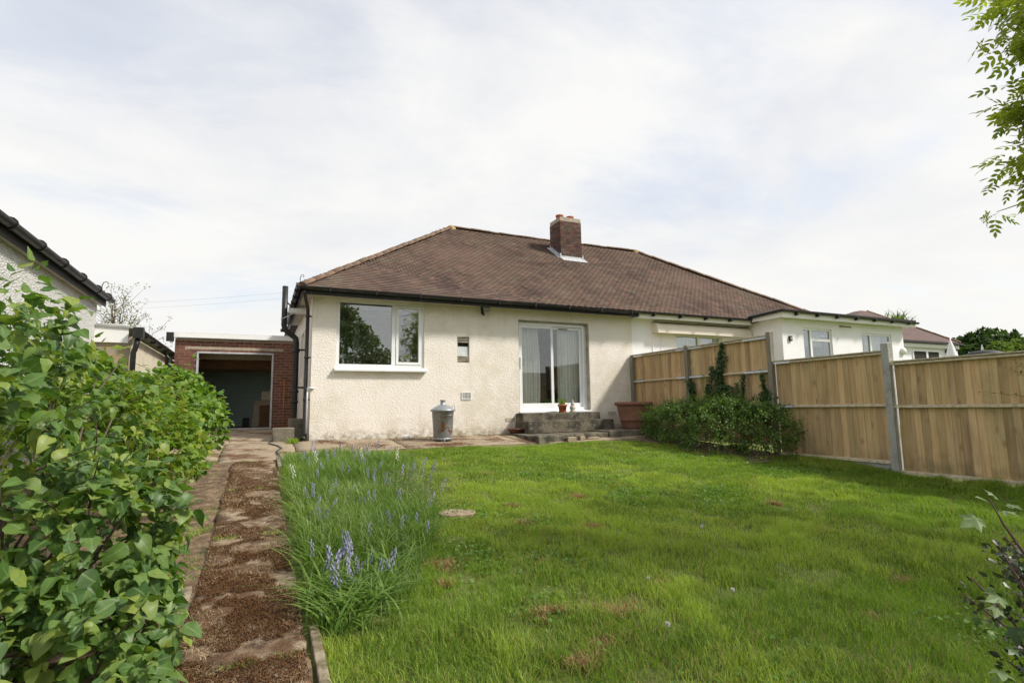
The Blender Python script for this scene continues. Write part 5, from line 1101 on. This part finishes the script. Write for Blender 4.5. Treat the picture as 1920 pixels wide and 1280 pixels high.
# ------------------------------------------------------------------ trees further off
def blob_tree(name, label, base, ells, nc, per, crad, T, size, mt, trunk_r=.15, cat='tree', bark='bark'):
    t = thing(name, label, cat, base)
    top = max(e[0][2] for e in ells)
    mb = MB(); b = Vector(base); mb.tube([b, b.lerp(Vector((b.x+.1, b.y, top)), .5), (b.x, b.y, top)], [trunk_r, trunk_r*.7, trunk_r*.3], 8)
    for e in ells: mb.tube([b+Vector((0, 0, (top-b.z)*.4)), Vector(e[0])], [trunk_r*.5, trunk_r*.15], 6)
    mb.build('trunk', bark, t)
    P, N = clumps(ells, nc, per, crad, zmin=base[2]); foliage_obj(P, leaf_frames(N, .2, .8), T, size*(.6+.8*rng.random(len(P))), mt, t, name='crown'); return t
blob_tree('round_tree', 'rounded dark green tree on the skyline behind the far hedge at right', (41.5, 18.5, 1), [((41.5, 18.5, 4.2), (1.9, 1.9, 1.55), 1), ((40.3, 18.7, 3.9), (1.2, 1.2, 1.1), .5), ((42.8, 18.2, 4.0), (1.1, 1.1, 1.1), .5)], 420, 22, .25, T_IVY, .20, 'far')
blob_tree('garden_hedge', 'light green hedge below the rounded dark tree at the right edge', (42, 16.2, 1), [((38.6, 16.6, 3.5), (1.2, .8, 1.25), 1), ((40.4, 16.3, 3.6), (1.4, .8, 1.3), 1), ((42.3, 15.6, 3.4), (1.4, .8, 1.2), 1), ((44.2, 15.0, 3.5), (1.6, .8, 1.3), 1), ((46.5, 14, 3.6), (1.6, .8, 1.4), 1)], 620, 18, .22, T_IVY, .16, 'farlight', .08, 'hedge')
yc = thing('spiky_palm', 'spiky pale green palm tuft showing above the roof of the white extension', 'tree', (36, 20.6, 1))
MB().tube([(36, 20.6, 1), (36, 20.6, 6.2)], [.16, .11], 8).build('trunk', 'bark', yc)
A = rnd_dir(260); A[:, 2] = np.abs(A[:, 2])*.9-.1; A = nrm(A); P = np.tile([36, 20.6, 6.25], (260, 1))+A*.1+rng.normal(size=A.shape)*.25*[1, 1, .3]
V, F = stamp(np.array([(-.03, 0, 0), (.03, 0, 0), (.02, .6, .02), (-.02, .6, .02), (0, 1, -.12)]), np.array([(0, 1, 2), (0, 2, 3), (3, 2, 4)]), P, *frames(A, np.tile([0., 0, 1], (260, 1))), 1.05)
np_mesh('fronds', V, F, 'farlight', np.repeat(rng.random(260), 5), yc, kind='stuff')
bare = thing('bare_tree', 'hazy thin-leaved spring tree on the skyline behind the left house', 'tree', (-8, 40, .9))
limb = MB(); tips = []
limb.tube([(-8.2, 40, .9), (-8.1, 40, 4.0)], [.2, .14], 8)
for k in range(34):
    a = random.uniform(0, 6.283); rr = random.uniform(.2, 2.5); branch((-8.15, 40, random.uniform(3.2, 4.6)), (-8.5+rr*math.cos(a)*1.15+.5, 40+rr*math.sin(a)*.6, 8.9-rr*1.0+random.uniform(-1.3, .0)), .035, 1, .08)
limb.build('branches', 'twig', bare)
P = np.array([tuple(t+rnd_v()*.12) for t in tips for _ in range(9)]); foliage_obj(P, leaf_frames(rnd_dir(len(P)), .1, 1), T_IVY, .085, 'spring', bare, name='young_leaves')
# behind the camera: what the panes mirror
blob_tree('garden_tree', 'tall tree at the bottom of the garden, seen mirrored in the large window', (5.0, -13, 0), [((4.9, -13, 4.9), (2.4, 2.0, 2.3), 1), ((3.5, -12.6, 5.6), (1.7, 1.6, 2.2), .7), ((7.2, -13.2, 3.4), (1.9, 1.6, 1.8), .7), ((4.3, -13, 6.9), (1.5, 1.3, 1.4), .5), ((5.4, -12.8, 2.0), (3.6, 1.6, 1.8), .9)], 1300, 16, .30, T_ROUND, .15, 'rose', .22)
gs = thing('garden_shed', 'dark timber shed at the bottom of the garden, seen mirrored in the patio door', 'shed', (15.5, -7, 0))
MB().box(11.5, 20, -9, -6.5, -.1, 2.6).build('wall', 'shed', gs); MB().hexa([(11.2, -9.2, 2.6), (20.3, -9.2, 2.6), (20.3, -6.2, 2.6), (11.2, -6.2, 2.6)], [(11.2, -7.9, 3.7), (20.3, -7.9, 3.7), (20.3, -7.6, 3.7), (11.2, -7.6, 3.7)]).build('roof', 'tile_moss', gs)

# ------------------------------------------------------------------ grass, moss and flowers
def blades(x, y, h, wd, bend, name, mt, tone, segs=2, parent=None, z=None, **k):
    n = len(x); z = (gz(x, y)+np.where((x > .4) & (y < 9.6), lump(x, y), 0)-.014) if z is None else z
    az = rng.random(n)*2*np.pi+1.6*np.sin(np.asarray(x)*5+2*np.sin(np.asarray(y)*4)); d = np.stack([np.cos(az), np.sin(az), np.zeros(n)], -1); sd = np.stack([-np.sin(az+rng.normal(0, .5, n)), np.cos(az), np.zeros(n)], -1)
    P = np.stack([x, y, z], -1); rows = []
    for i in range(segs):
        t = i/segs; th = bend*t
        c = P+d*(h*bend*t*t*.75)[:, None]+np.array([0, 0, 1.])*(h*(t-.32*bend*t*t))[:, None]
        w2 = wd*(1-.55*t); rows += [c-sd*w2[:, None]/2, c+sd*w2[:, None]/2]
    rows.append(P+d*(h*bend*.75)[:, None]+np.array([0, 0, 1.])*(h*(1-.32*bend))[:, None])
    m = 2*segs+1; V = np.stack(rows, 1).reshape(-1, 3); F = []
    for i in range(segs-1): a = 2*i; F += [(a, a+1, a+3), (a, a+3, a+2)]
    F.append((2*segs-2, 2*segs-1, 2*segs)); F = np.array(F)
    Fa = (F[None]+(np.arange(n)*m)[:, None, None]).reshape(-1, 3)
    return np_mesh(name, V, Fa, mt, np.repeat(tone, m), parent, **k)
BED = np.array([(.34, 3.30), (.62, 3.25), (1.0, 3.75), (1.50, 4.9), (1.72, 5.8), (1.95, 7.2), (2.15, 8.6), (1.7, 9.6), (.40, 9.75), (.36, 6.5)])
def inside(x, y, poly):
    r = np.zeros(len(x), bool); n = len(poly)
    for i in range(n):
        (xa, ya), (xb, yb) = poly[i], poly[(i+1) % n]; c = ((ya > y) != (yb > y)) & (x < (xb-xa)*(y-ya)/(yb-ya+1e-12)+xa); r ^= c
    return r
SHR = lambda x, y: (x > 7.7) & (y > 6.9) & (y < 10.2)
DEAD = [(2.05, 2.95, .13), (1.55, 2.55, .10), (1.75, 2.65, .08), (1.30, 4.1, .10), (1.15, 3.75, .08), (2.0, 3.9, .07), (2.6, 3.2, .07), (2.95, 4.6, .08), (3.4, 5.6, .08), (4.1, 5.3, .06), (4.9, 3.6, .08), (5.4, 4.6, .07), (2.2, 1.9, .06), (1.9, 6.9, .07), (4.4, 6.1, .06), (1.65, 3.05, .10), (3.5, 2.3, .06), (1.0, 2.4, .08), (2.4, 5.0, .07), (4.3, 2.6, .07), (3.0, 7.4, .06), (2.55, 5.6, .06)]
def lawn_pts(n, y0, y1):
    x = rng.random(n)*(8.86-.33)+.33; y = y0+rng.random(n)*(y1-y0)
    top = 9.92+.16*np.sin(x*2.3)+.08*np.sin(x*7)+.10*rng.random(n)-.03*x+np.where(x < 1.6, .15, 0)
    ok = (y < top) & ~inside(x, y, BED) & (np.hypot(x-1.86, (y-5.43)) > .15) & ~SHR(x, y) & ~((x < .36) & (y < 3.5))
    px, py, z = proj(np.stack([x, y, gz(x, y)], -1)); ok &= (px > 250) & (px < 2150) & (py < 1500) & (z > .3)
    for (dx, dy, dr) in DEAD: ok &= (np.hypot(x-dx, y-dy) > dr*.7) | (rng.random(n) < .25)
    return x[ok], y[ok]
def lawn(n, y0, y1, h0, w0, seed):
    x, y = lawn_pts(n, y0, y1); m = len(x)
    f = fbm(x, y, 1.3, 11); g = fbm(x, y, 4.5, 21)
    keep = rng.random(m) < np.clip(.25+2.0*(g-.28), .12, 1); x, y, f, g = x[keep], y[keep], f[keep], g[keep]; m = len(x)
    tk = np.clip((fbm(x, y, 3.3, 91)-.60)*6, 0, 1)
    h = h0*(.40+.9*f+.8*rng.random(m)*g+1.0*tk*rng.random(m))*(1+.5*np.clip((x-7.9)*2, 0, 1.2)); tone = np.clip(.06+1.35*(fbm(x, y, .8, 31)-.22)+.5*(fbm(x, y, 5, 33)-.5)+.035*(y-3)-.18*tk+.17*rng.normal(size=m), .01, .78)
    yl = rng.random(m) < .05+.12*np.clip((fbm(x, y, 2.2, 95)-.58)*6, 0, 1); bend = .25+.9*rng.random(m)
    blades(x, y, h, w0*(.7+.6*rng.random(m)), bend, 'grass', 'grass', tone, 3 if y1 < 5 else 2, kind='stuff')
    blades(x[yl], y[yl], h[yl]*.9, np.full(yl.sum(), w0), bend[yl]+.3, 'dry_grass', 'straw', rng.random(yl.sum()), 2, kind='stuff')
lawn(330000, -.2, 4.0, .068, .0042, 1)
lawn(200000, 4.0, 6.6, .060, .0052, 2)
lawn(170000, 6.6, 10.3, .050, .0070, 3)
# dead tufts in the lawn
n = 260; X_ = []; Y_ = []
for (dx, dy, dr) in DEAD:
    k = int(9000*dr*dr*6); ax_, ay_ = dx+rng.normal(0, dr*.75, k), dy+rng.normal(0, dr*.45, k); q_ = fbm(ax_, ay_, 9, 81) > .40; X_.append(ax_[q_]); Y_.append(ay_[q_])
x = np.concatenate(X_); y = np.concatenate(Y_); blades(x, y, .035+.05*rng.random(len(x)), np.full(len(x), .0055), .5+rng.random(len(x)), 'dead_grass', 'straw', rng.random(len(x)), 2, kind='stuff')
k = len(x); blades(x, y, .012+.03*rng.random(k), np.full(k, .006), .8+rng.random(k), 'moss', 'moss', rng.random(k), 2, kind='stuff')
cl = []; 
for _ in range(60): cl.append((.6+rng.random()*7.5, 1.6+rng.random()*7, .14+.30*rng.random()))
x = np.concatenate([c[0]+rng.normal(0, c[2]*.6, int(420*c[2])) for c in cl]); y = np.concatenate([c[1]+rng.normal(0, c[2]*.6, int(420*c[2])) for c in cl])
q = ~inside(x, y, BED) & (x > .4) & (x < 8.7) & (y < 9.5); x, y = x[q], y[q]; n = len(x)
P = np.stack([x, y, gz(x, y)+.012+.024*rng.random(n)], -1); A = rnd_dir(n); A[:, 2] *= .25
V, F = stamp(*T_ROUND, P, *frames(nrm(A), nrm(np.array([0, 0, 1])+.35*rng.normal(size=(n, 3)))), .017+.014*rng.random(n)); np_mesh('clover', V, F, 'clover', np.repeat(rng.random(n), len(T_ROUND[0])), kind='stuff')
x = rng.random(240)*7+.8; y = 1.5+rng.random(240)*7; q = ~inside(x, y, BED); x, y = x[q], y[q]; n = len(x)
blades(x, y, .14+.12*rng.random(n), np.full(n, .0035), .3+.9*rng.random(n), 'dry_stalks', 'straw', rng.random(n), 4, kind='stuff')
# sunken stump
tag(rough_block([(1.86+.17*math.cos(a)*1.15, 5.43+.17*math.sin(a)) for a in np.linspace(0, 5.8, 11)], .40, .462, 'tree_stump', 'stump', None, .012, .012), 'flat pale stump level with the grass beside the bluebell bed', 'stump')
tag(rough_block([(1.80+.10*math.cos(a)*1.3, 7.6+.10*math.sin(a)) for a in np.linspace(0, 5.8, 9)], .55, .605, 'flat_stone', 'stump', None, .012, .012), 'small flat pale stone in the grass at the far edge of the bluebell bed', 'stone')
# long grass of the bed
n = 26000; x = rng.random(n)*2.1+.3; y = 3.1+rng.random(n)*6.8
b = inside(x, y, BED); x, y = x[b], y[b]; n = len(x); f = fbm(x, y, 2.2, 41); edge = np.clip((y-3.2)/1.2, .45, 1)
blades(x, y, (.13+.26*f+.08*rng.random(n))*edge*np.where(y > 8.6, .65, 1), .005+.004*rng.random(n), .35+1.0*rng.random(n), 'long_grass', 'longgrass', np.clip(fbm(x, y, 1.5, 51)*.9+.2*rng.normal(size=n), .01, .97), 4, kind='stuff')
# strap leaves (bluebell foliage) flopping over the path edge
cx = []; cy = []
for (a, b_, k) in ((.50, 3.45, 80), (.68, 3.55, 70), (.42, 3.75, 70), (.85, 3.9, 50), (.42, 4.3, 60), (.40, 5.0, 50), (.42, 5.9, 40), (.42, 6.8, 40), (1.2, 4.5, 40), (.9, 5.3, 40), (1.4, 5.5, 30)):
    cx.append(a+rng.normal(0, .07, k)); cy.append(b_+rng.normal(0, .09, k))
x = np.concatenate(cx); y = np.concatenate(cy); n = len(x)
blades(x, y, .24+.14*rng.random(n), .012+.006*rng.random(n), .9+.75*rng.random(n), 'strap_leaves', 'longgrass', .50+.32*rng.random(n), 5, kind='stuff')
# weeds under the lilac and along the left path edge
x = -.44+rng.normal(0, .11, 2600); y = 2.2+rng.random(2600)*5; keep = fbm(x, y, 2.5, 61) > .42; x, y = x[keep], y[keep]
blades(x, y, .03+.07*rng.random(len(x)), np.full(len(x), .006), .4+rng.random(len(x)), 'grass', 'grass', rng.random(len(x)), 2, kind='stuff')
for yj in (3.12, 5.36, 7.3, 9.3):
    m = 420; x = -.3+rng.random(m)*.55; y = yj+rng.normal(0, .02, m); kp = fbm(x, y, 5, 66) > .5; x, y = x[kp], y[kp]
    blades(x, y, .015+.03*rng.random(len(x)), np.full(len(x), .004), .4+rng.random(len(x)), 'grass', 'grass', rng.random(len(x)), 2, z=gz(x, y)+.015, kind='stuff')
# fur of moss and dry litter on the path and patio
def scatter_path(n, x0, x1, y0, y1, th, h, mt, nm, seed, sc=3.0, w=.005, bd=1.0):
    x = x0+rng.random(n)*(x1-x0); y = y0+rng.random(n)*(y1-y0); kp = fbm(x, y, sc, seed) > th; x, y = x[kp], y[kp]; m = len(x)
    edge = np.minimum(x-x0, x1-x); 
    blades(x, y, h*(.5+rng.random(m)), np.full(m, w)*(.6+.8*rng.random(m)), bd*(.6+rng.random(m)*.8), nm, mt, rng.random(m), 2, z=gz(x, y)+.030+.012*(vnoise(x, y, 3, 5)-.5), kind='stuff')
scatter_path(70000, -.32, .26, 1.5, 5.2, .455, .013, 'moss', 'moss', 71, 4.0, .0045)
scatter_path(40000, -.32, .26, 5.2, 9.3, .50, .011, 'moss', 'moss', 71, 4.0, .006)
scatter_path(8000, -.32, .26, 1.5, 5.2, .45, .026, 'litter', 'dry_litter', 73, 2.5, .0026, 2.0)
scatter_path(6000, -.32, .26, 5.2, 9.3, .35, .024, 'litter', 'dry_litter', 73, 2.5, .004, 2.0)
scatter_path(16000, .6, 7.0, 10.05, 11.6, .52, .014, 'moss', 'moss', 75, 1.6, .009)
scatter_path(2600, -.5, 7.0, 10.05, 11.6, .4, .02, 'litter', 'dry_litter', 77, 2.0, .006, 2.0)
x = .62+rng.normal(0, .05, 120); y = 11.4+rng.normal(0, .06, 120); wd_ = blades(x, y, .08+.08*rng.random(120), np.full(120, .012), .6+rng.random(120)*.6, 'weed', 'grass', .5+.4*rng.random(120), 3, z=gz(x, y)+.01)
tag(wd_, 'small green weed growing from the patio at the bungalow corner', 'weed')
# leaves of the little pot
n = 60; x = 6.60+rng.normal(0, .045, n); y = 11.46+rng.normal(0, .045, n); a = blades(x, y, .16+.08*rng.random(n), np.full(n, .016), .25+.5*rng.random(n), 'leaves', 'longgrass', .4+.5*rng.random(n), 3, sp, z=np.full(n, 1.53)); a['kind'] = 'stuff'

# bluebells: each stalk with its bells
def bell_mesh(nb, h, white=False, name='bluebell'):
    mb = MB(); pts = [(0, 0, 0), (.004, .002, h*.5), (.0, 0, h*.85), (.02, 0, h)]; 
    me = None
    V = []; F = []
    for k in range(nb):
        t = .58+.42*k/nb; z = h*t; a = k*2.4; sr = .018*(1.25-t*.6); L = .020*(1.4-.6*(t-.5))
        c = np.array([sr*math.cos(a)+(.02*max(0, t-.85)/.15), sr*math.sin(a), z]); 
        for q in range(5):
            b0 = 2*math.pi*q/5; b1 = 2*math.pi*(q+.8)/5; bm = (b0+b1)/2; n0 = len(V)
            V += [c+np.array([.003*math.cos(b0), .003*math.sin(b0), .004]), c+np.array([.003*math.cos(b1), .003*math.sin(b1), .004]), c+np.array([.007*math.cos(b1), .007*math.sin(b1), -L*.7]), c+np.array([.007*math.cos(b0), .007*math.sin(b0), -L*.7]), c+np.array([.014*math.cos(bm), .014*math.sin(bm), -L])]
            F += [(n0, n0+1, n0+2), (n0, n0+2, n0+3), (n0+3, n0+2, n0+4)]
    me = bpy.data.meshes.new('bells'); me.from_pydata([tuple(v) for v in V], [], F); me.materials.append(M['whitebell' if white else 'bluebell'])
    sm_ = MB().tube(pts, [.0028, .0026, .002, .0012], 5).mesh('stalk'); sm_.materials.append(M['stem']); return me, sm_
BM = [bell_mesh(n_, h_) for n_, h_ in ((10, .34), (13, .38), (8, .30))]; WM = bell_mesh(12, .36, True)
def flower(x, y, kind, label, group, s=1.0):
    x += 0; z = float(gz(x, y))
    bm = WM if kind == 'w' else BM[random.randrange(3)]
    t = thing('white_bluebell' if kind == 'w' else 'bluebell', label, 'flower', (x, y, z), group)
    rot = Matrix.Translation((x, y, z))@Euler((random.gauss(0, .22), random.gauss(0, .22), random.uniform(0, 6.28))).to_matrix().to_4x4()@Matrix.Scale(s, 4)
    put(bm[1], 'stalk', t, rot); put(bm[0], 'bells', t, rot)
near = [(.62+random.gauss(0, .09), 3.98+random.gauss(0, .15)) for _ in range(20)]+[(.55, 3.6), (.50, 3.62)]
for a in near: flower(*a, 'b', 'lilac-blue bluebell in the dense flowering cluster nearest the camera', 'bluebells of the nearest cluster', random.uniform(.68, 1.02))
mid = [(.50, 5.2), (.54, 5.3), (.58, 5.15), (.47, 5.4), (.95, 4.9), (1.0, 4.95), (1.08, 4.8), (1.15, 4.7), (1.22, 4.75), (1.26, 4.85), (.90, 5.6), (.95, 5.7), (1.02, 5.5), (1.06, 5.6), (.55, 6.0), (.60, 6.1), (1.3, 4.5), (1.0, 6.2), (.85, 4.6), (.9, 6.4), (1.45, 5.4)]
def spot(a):
    side = 'on the path side' if a[0] < .75 else ('in the centre' if a[0] < 1.35 else 'on the lawn side')
    dep = 'just behind the nearest cluster' if a[1] < 5.0 else ('level with the pale stump' if a[1] < 5.65 else ('beyond the pale stump' if a[1] < 6.8 else ('two thirds along' if a[1] < 8.1 else 'at the house end')))
    return side, dep
def place_flower(a, col, s):
    sd_, dp_ = spot(a); flower(a[0]+random.gauss(0, .03), a[1]+random.gauss(0, .045), 'b', '%s bluebell %s of the long grass bed, %s' % (col, sd_, dp_), 'bluebells %s %s' % (sd_, dp_), s)
mid += [(.45+1.3*random.random(), 5.2+3.6*random.random()) for _ in range(24)]
mid = [a for a in mid if a[0] < 1.05+.12*a[1]]
for a in mid: place_flower(a, 'violet', random.uniform(.62, .95))
far = [(.62, 8.5), (.70, 8.7), (.66, 8.2), (1.0, 8.9), (1.05, 8.7), (1.25, 8.2), (1.3, 8.0), (1.28, 7.6), (1.6, 8.8), (1.7, 9.0), (1.8, 8.9), (1.5, 9.1), (1.9, 7.0), (1.92, 7.1), (1.95, 6.9), (1.88, 7.15), (1.85, 6.4), (1.8, 5.9), (1.75, 6.0), (1.6, 6.7), (1.5, 6.4), (.8, 7.7), (1.1, 7.2), (1.4, 7.4), (.75, 9.3), (1.2, 9.4)]
for a in far: place_flower(a, 'blue', random.uniform(.65, .98))
for (x, y, lb) in ((1.40, 8.0, 'tall creamy white bluebell spike near the far end of the bed'), (.78, 7.9, 'white bluebell left of the tall creamy spike, close to the path'), (1.78, 7.7, 'white bluebell right of the tall creamy spike, at the lawn side of the bed'), (.45, 7.0, 'white bluebell at the path edge of the bed, nearest the edging stone')):
    flower(x, y, 'w', lb, None, 1.05)
# pale seed heads right of the bed
n = 900; x = 1.55+rng.normal(0, .16, n); y = 5.6+rng.normal(0, .5, n); z = gz(x, y)+.22+.16*rng.random(n)
V, F = stamp(*T_SMALL, np.stack([x, y, z], -1), *frames(rnd_dir(n), rnd_dir(n)), .018); np_mesh('seed_heads', V, F, 'spring', np.repeat(rng.random(n), len(T_SMALL[0])), kind='stuff')
# dandelion clocks and yellow flowers
def clock(x, y, h, label, r=.013):
    t = thing('dandelion_clock', label, 'dandelion', (x, y, float(gz(x, y)))); z = float(gz(x, y))+h
    MB().tube([(x, y, z-h), (x+.004, y, z-h*.4), (x, y, z)], .0018, 5).build('stalk', 'stem', t)
    n = 70; D = rnd_dir(n); P = np.tile([x, y, z], (n, 1))+D*.002
    V, F = stamp(np.array([(-.05, 0, 0), (.05, 0, 0), (.28, 1, 0), (-.28, 1, 0)]), np.array([(0, 1, 2), (0, 2, 3)]), P, *frames(D, rnd_dir(n)), r); np_mesh('seed_head', V, F, 'clock', np.repeat(rng.random(n), 4), t)
clock(3.66, 3.91, .10, 'white dandelion clock standing furthest left of the shaded patch, mid lawn')
clock(2.79, 2.74, .10, 'white dandelion clock in the right middle of the lawn, below the one mid lawn')
clock(2.02, 2.45, .14, 'tall dandelion clock nearest the bottom edge of the lawn')
clock(7.10, 6.50, .07, 'white dandelion clock just in front of the fence shrub')
clock(2.45, 3.15, .08, 'small half-blown dandelion clock between the two lower ones', .010)
for (x, y, lb) in ((7.55, 6.62, 'yellow flower in the grass at the front foot of the fence shrub'), (8.15, 6.35, 'yellow flower by the right-hand foot of the fence shrub near the middle panel'), (.37, 6.35, 'yellow flower at the path edge of the bluebell bed')):
    t = thing('yellow_flower', lb, 'flower', (x, y, float(gz(x, y)))); z = float(gz(x, y))+.09
    MB().tube([(x, y, z-.09), (x, y, z)], .0018, 5).build('stalk', 'stem', t); MB().lathe([(.001, 0), (.012, .002), (.022, .010), (.018, .012), (.001, .010)], (x, y, z), 14).build('petals', 'yellow', t)
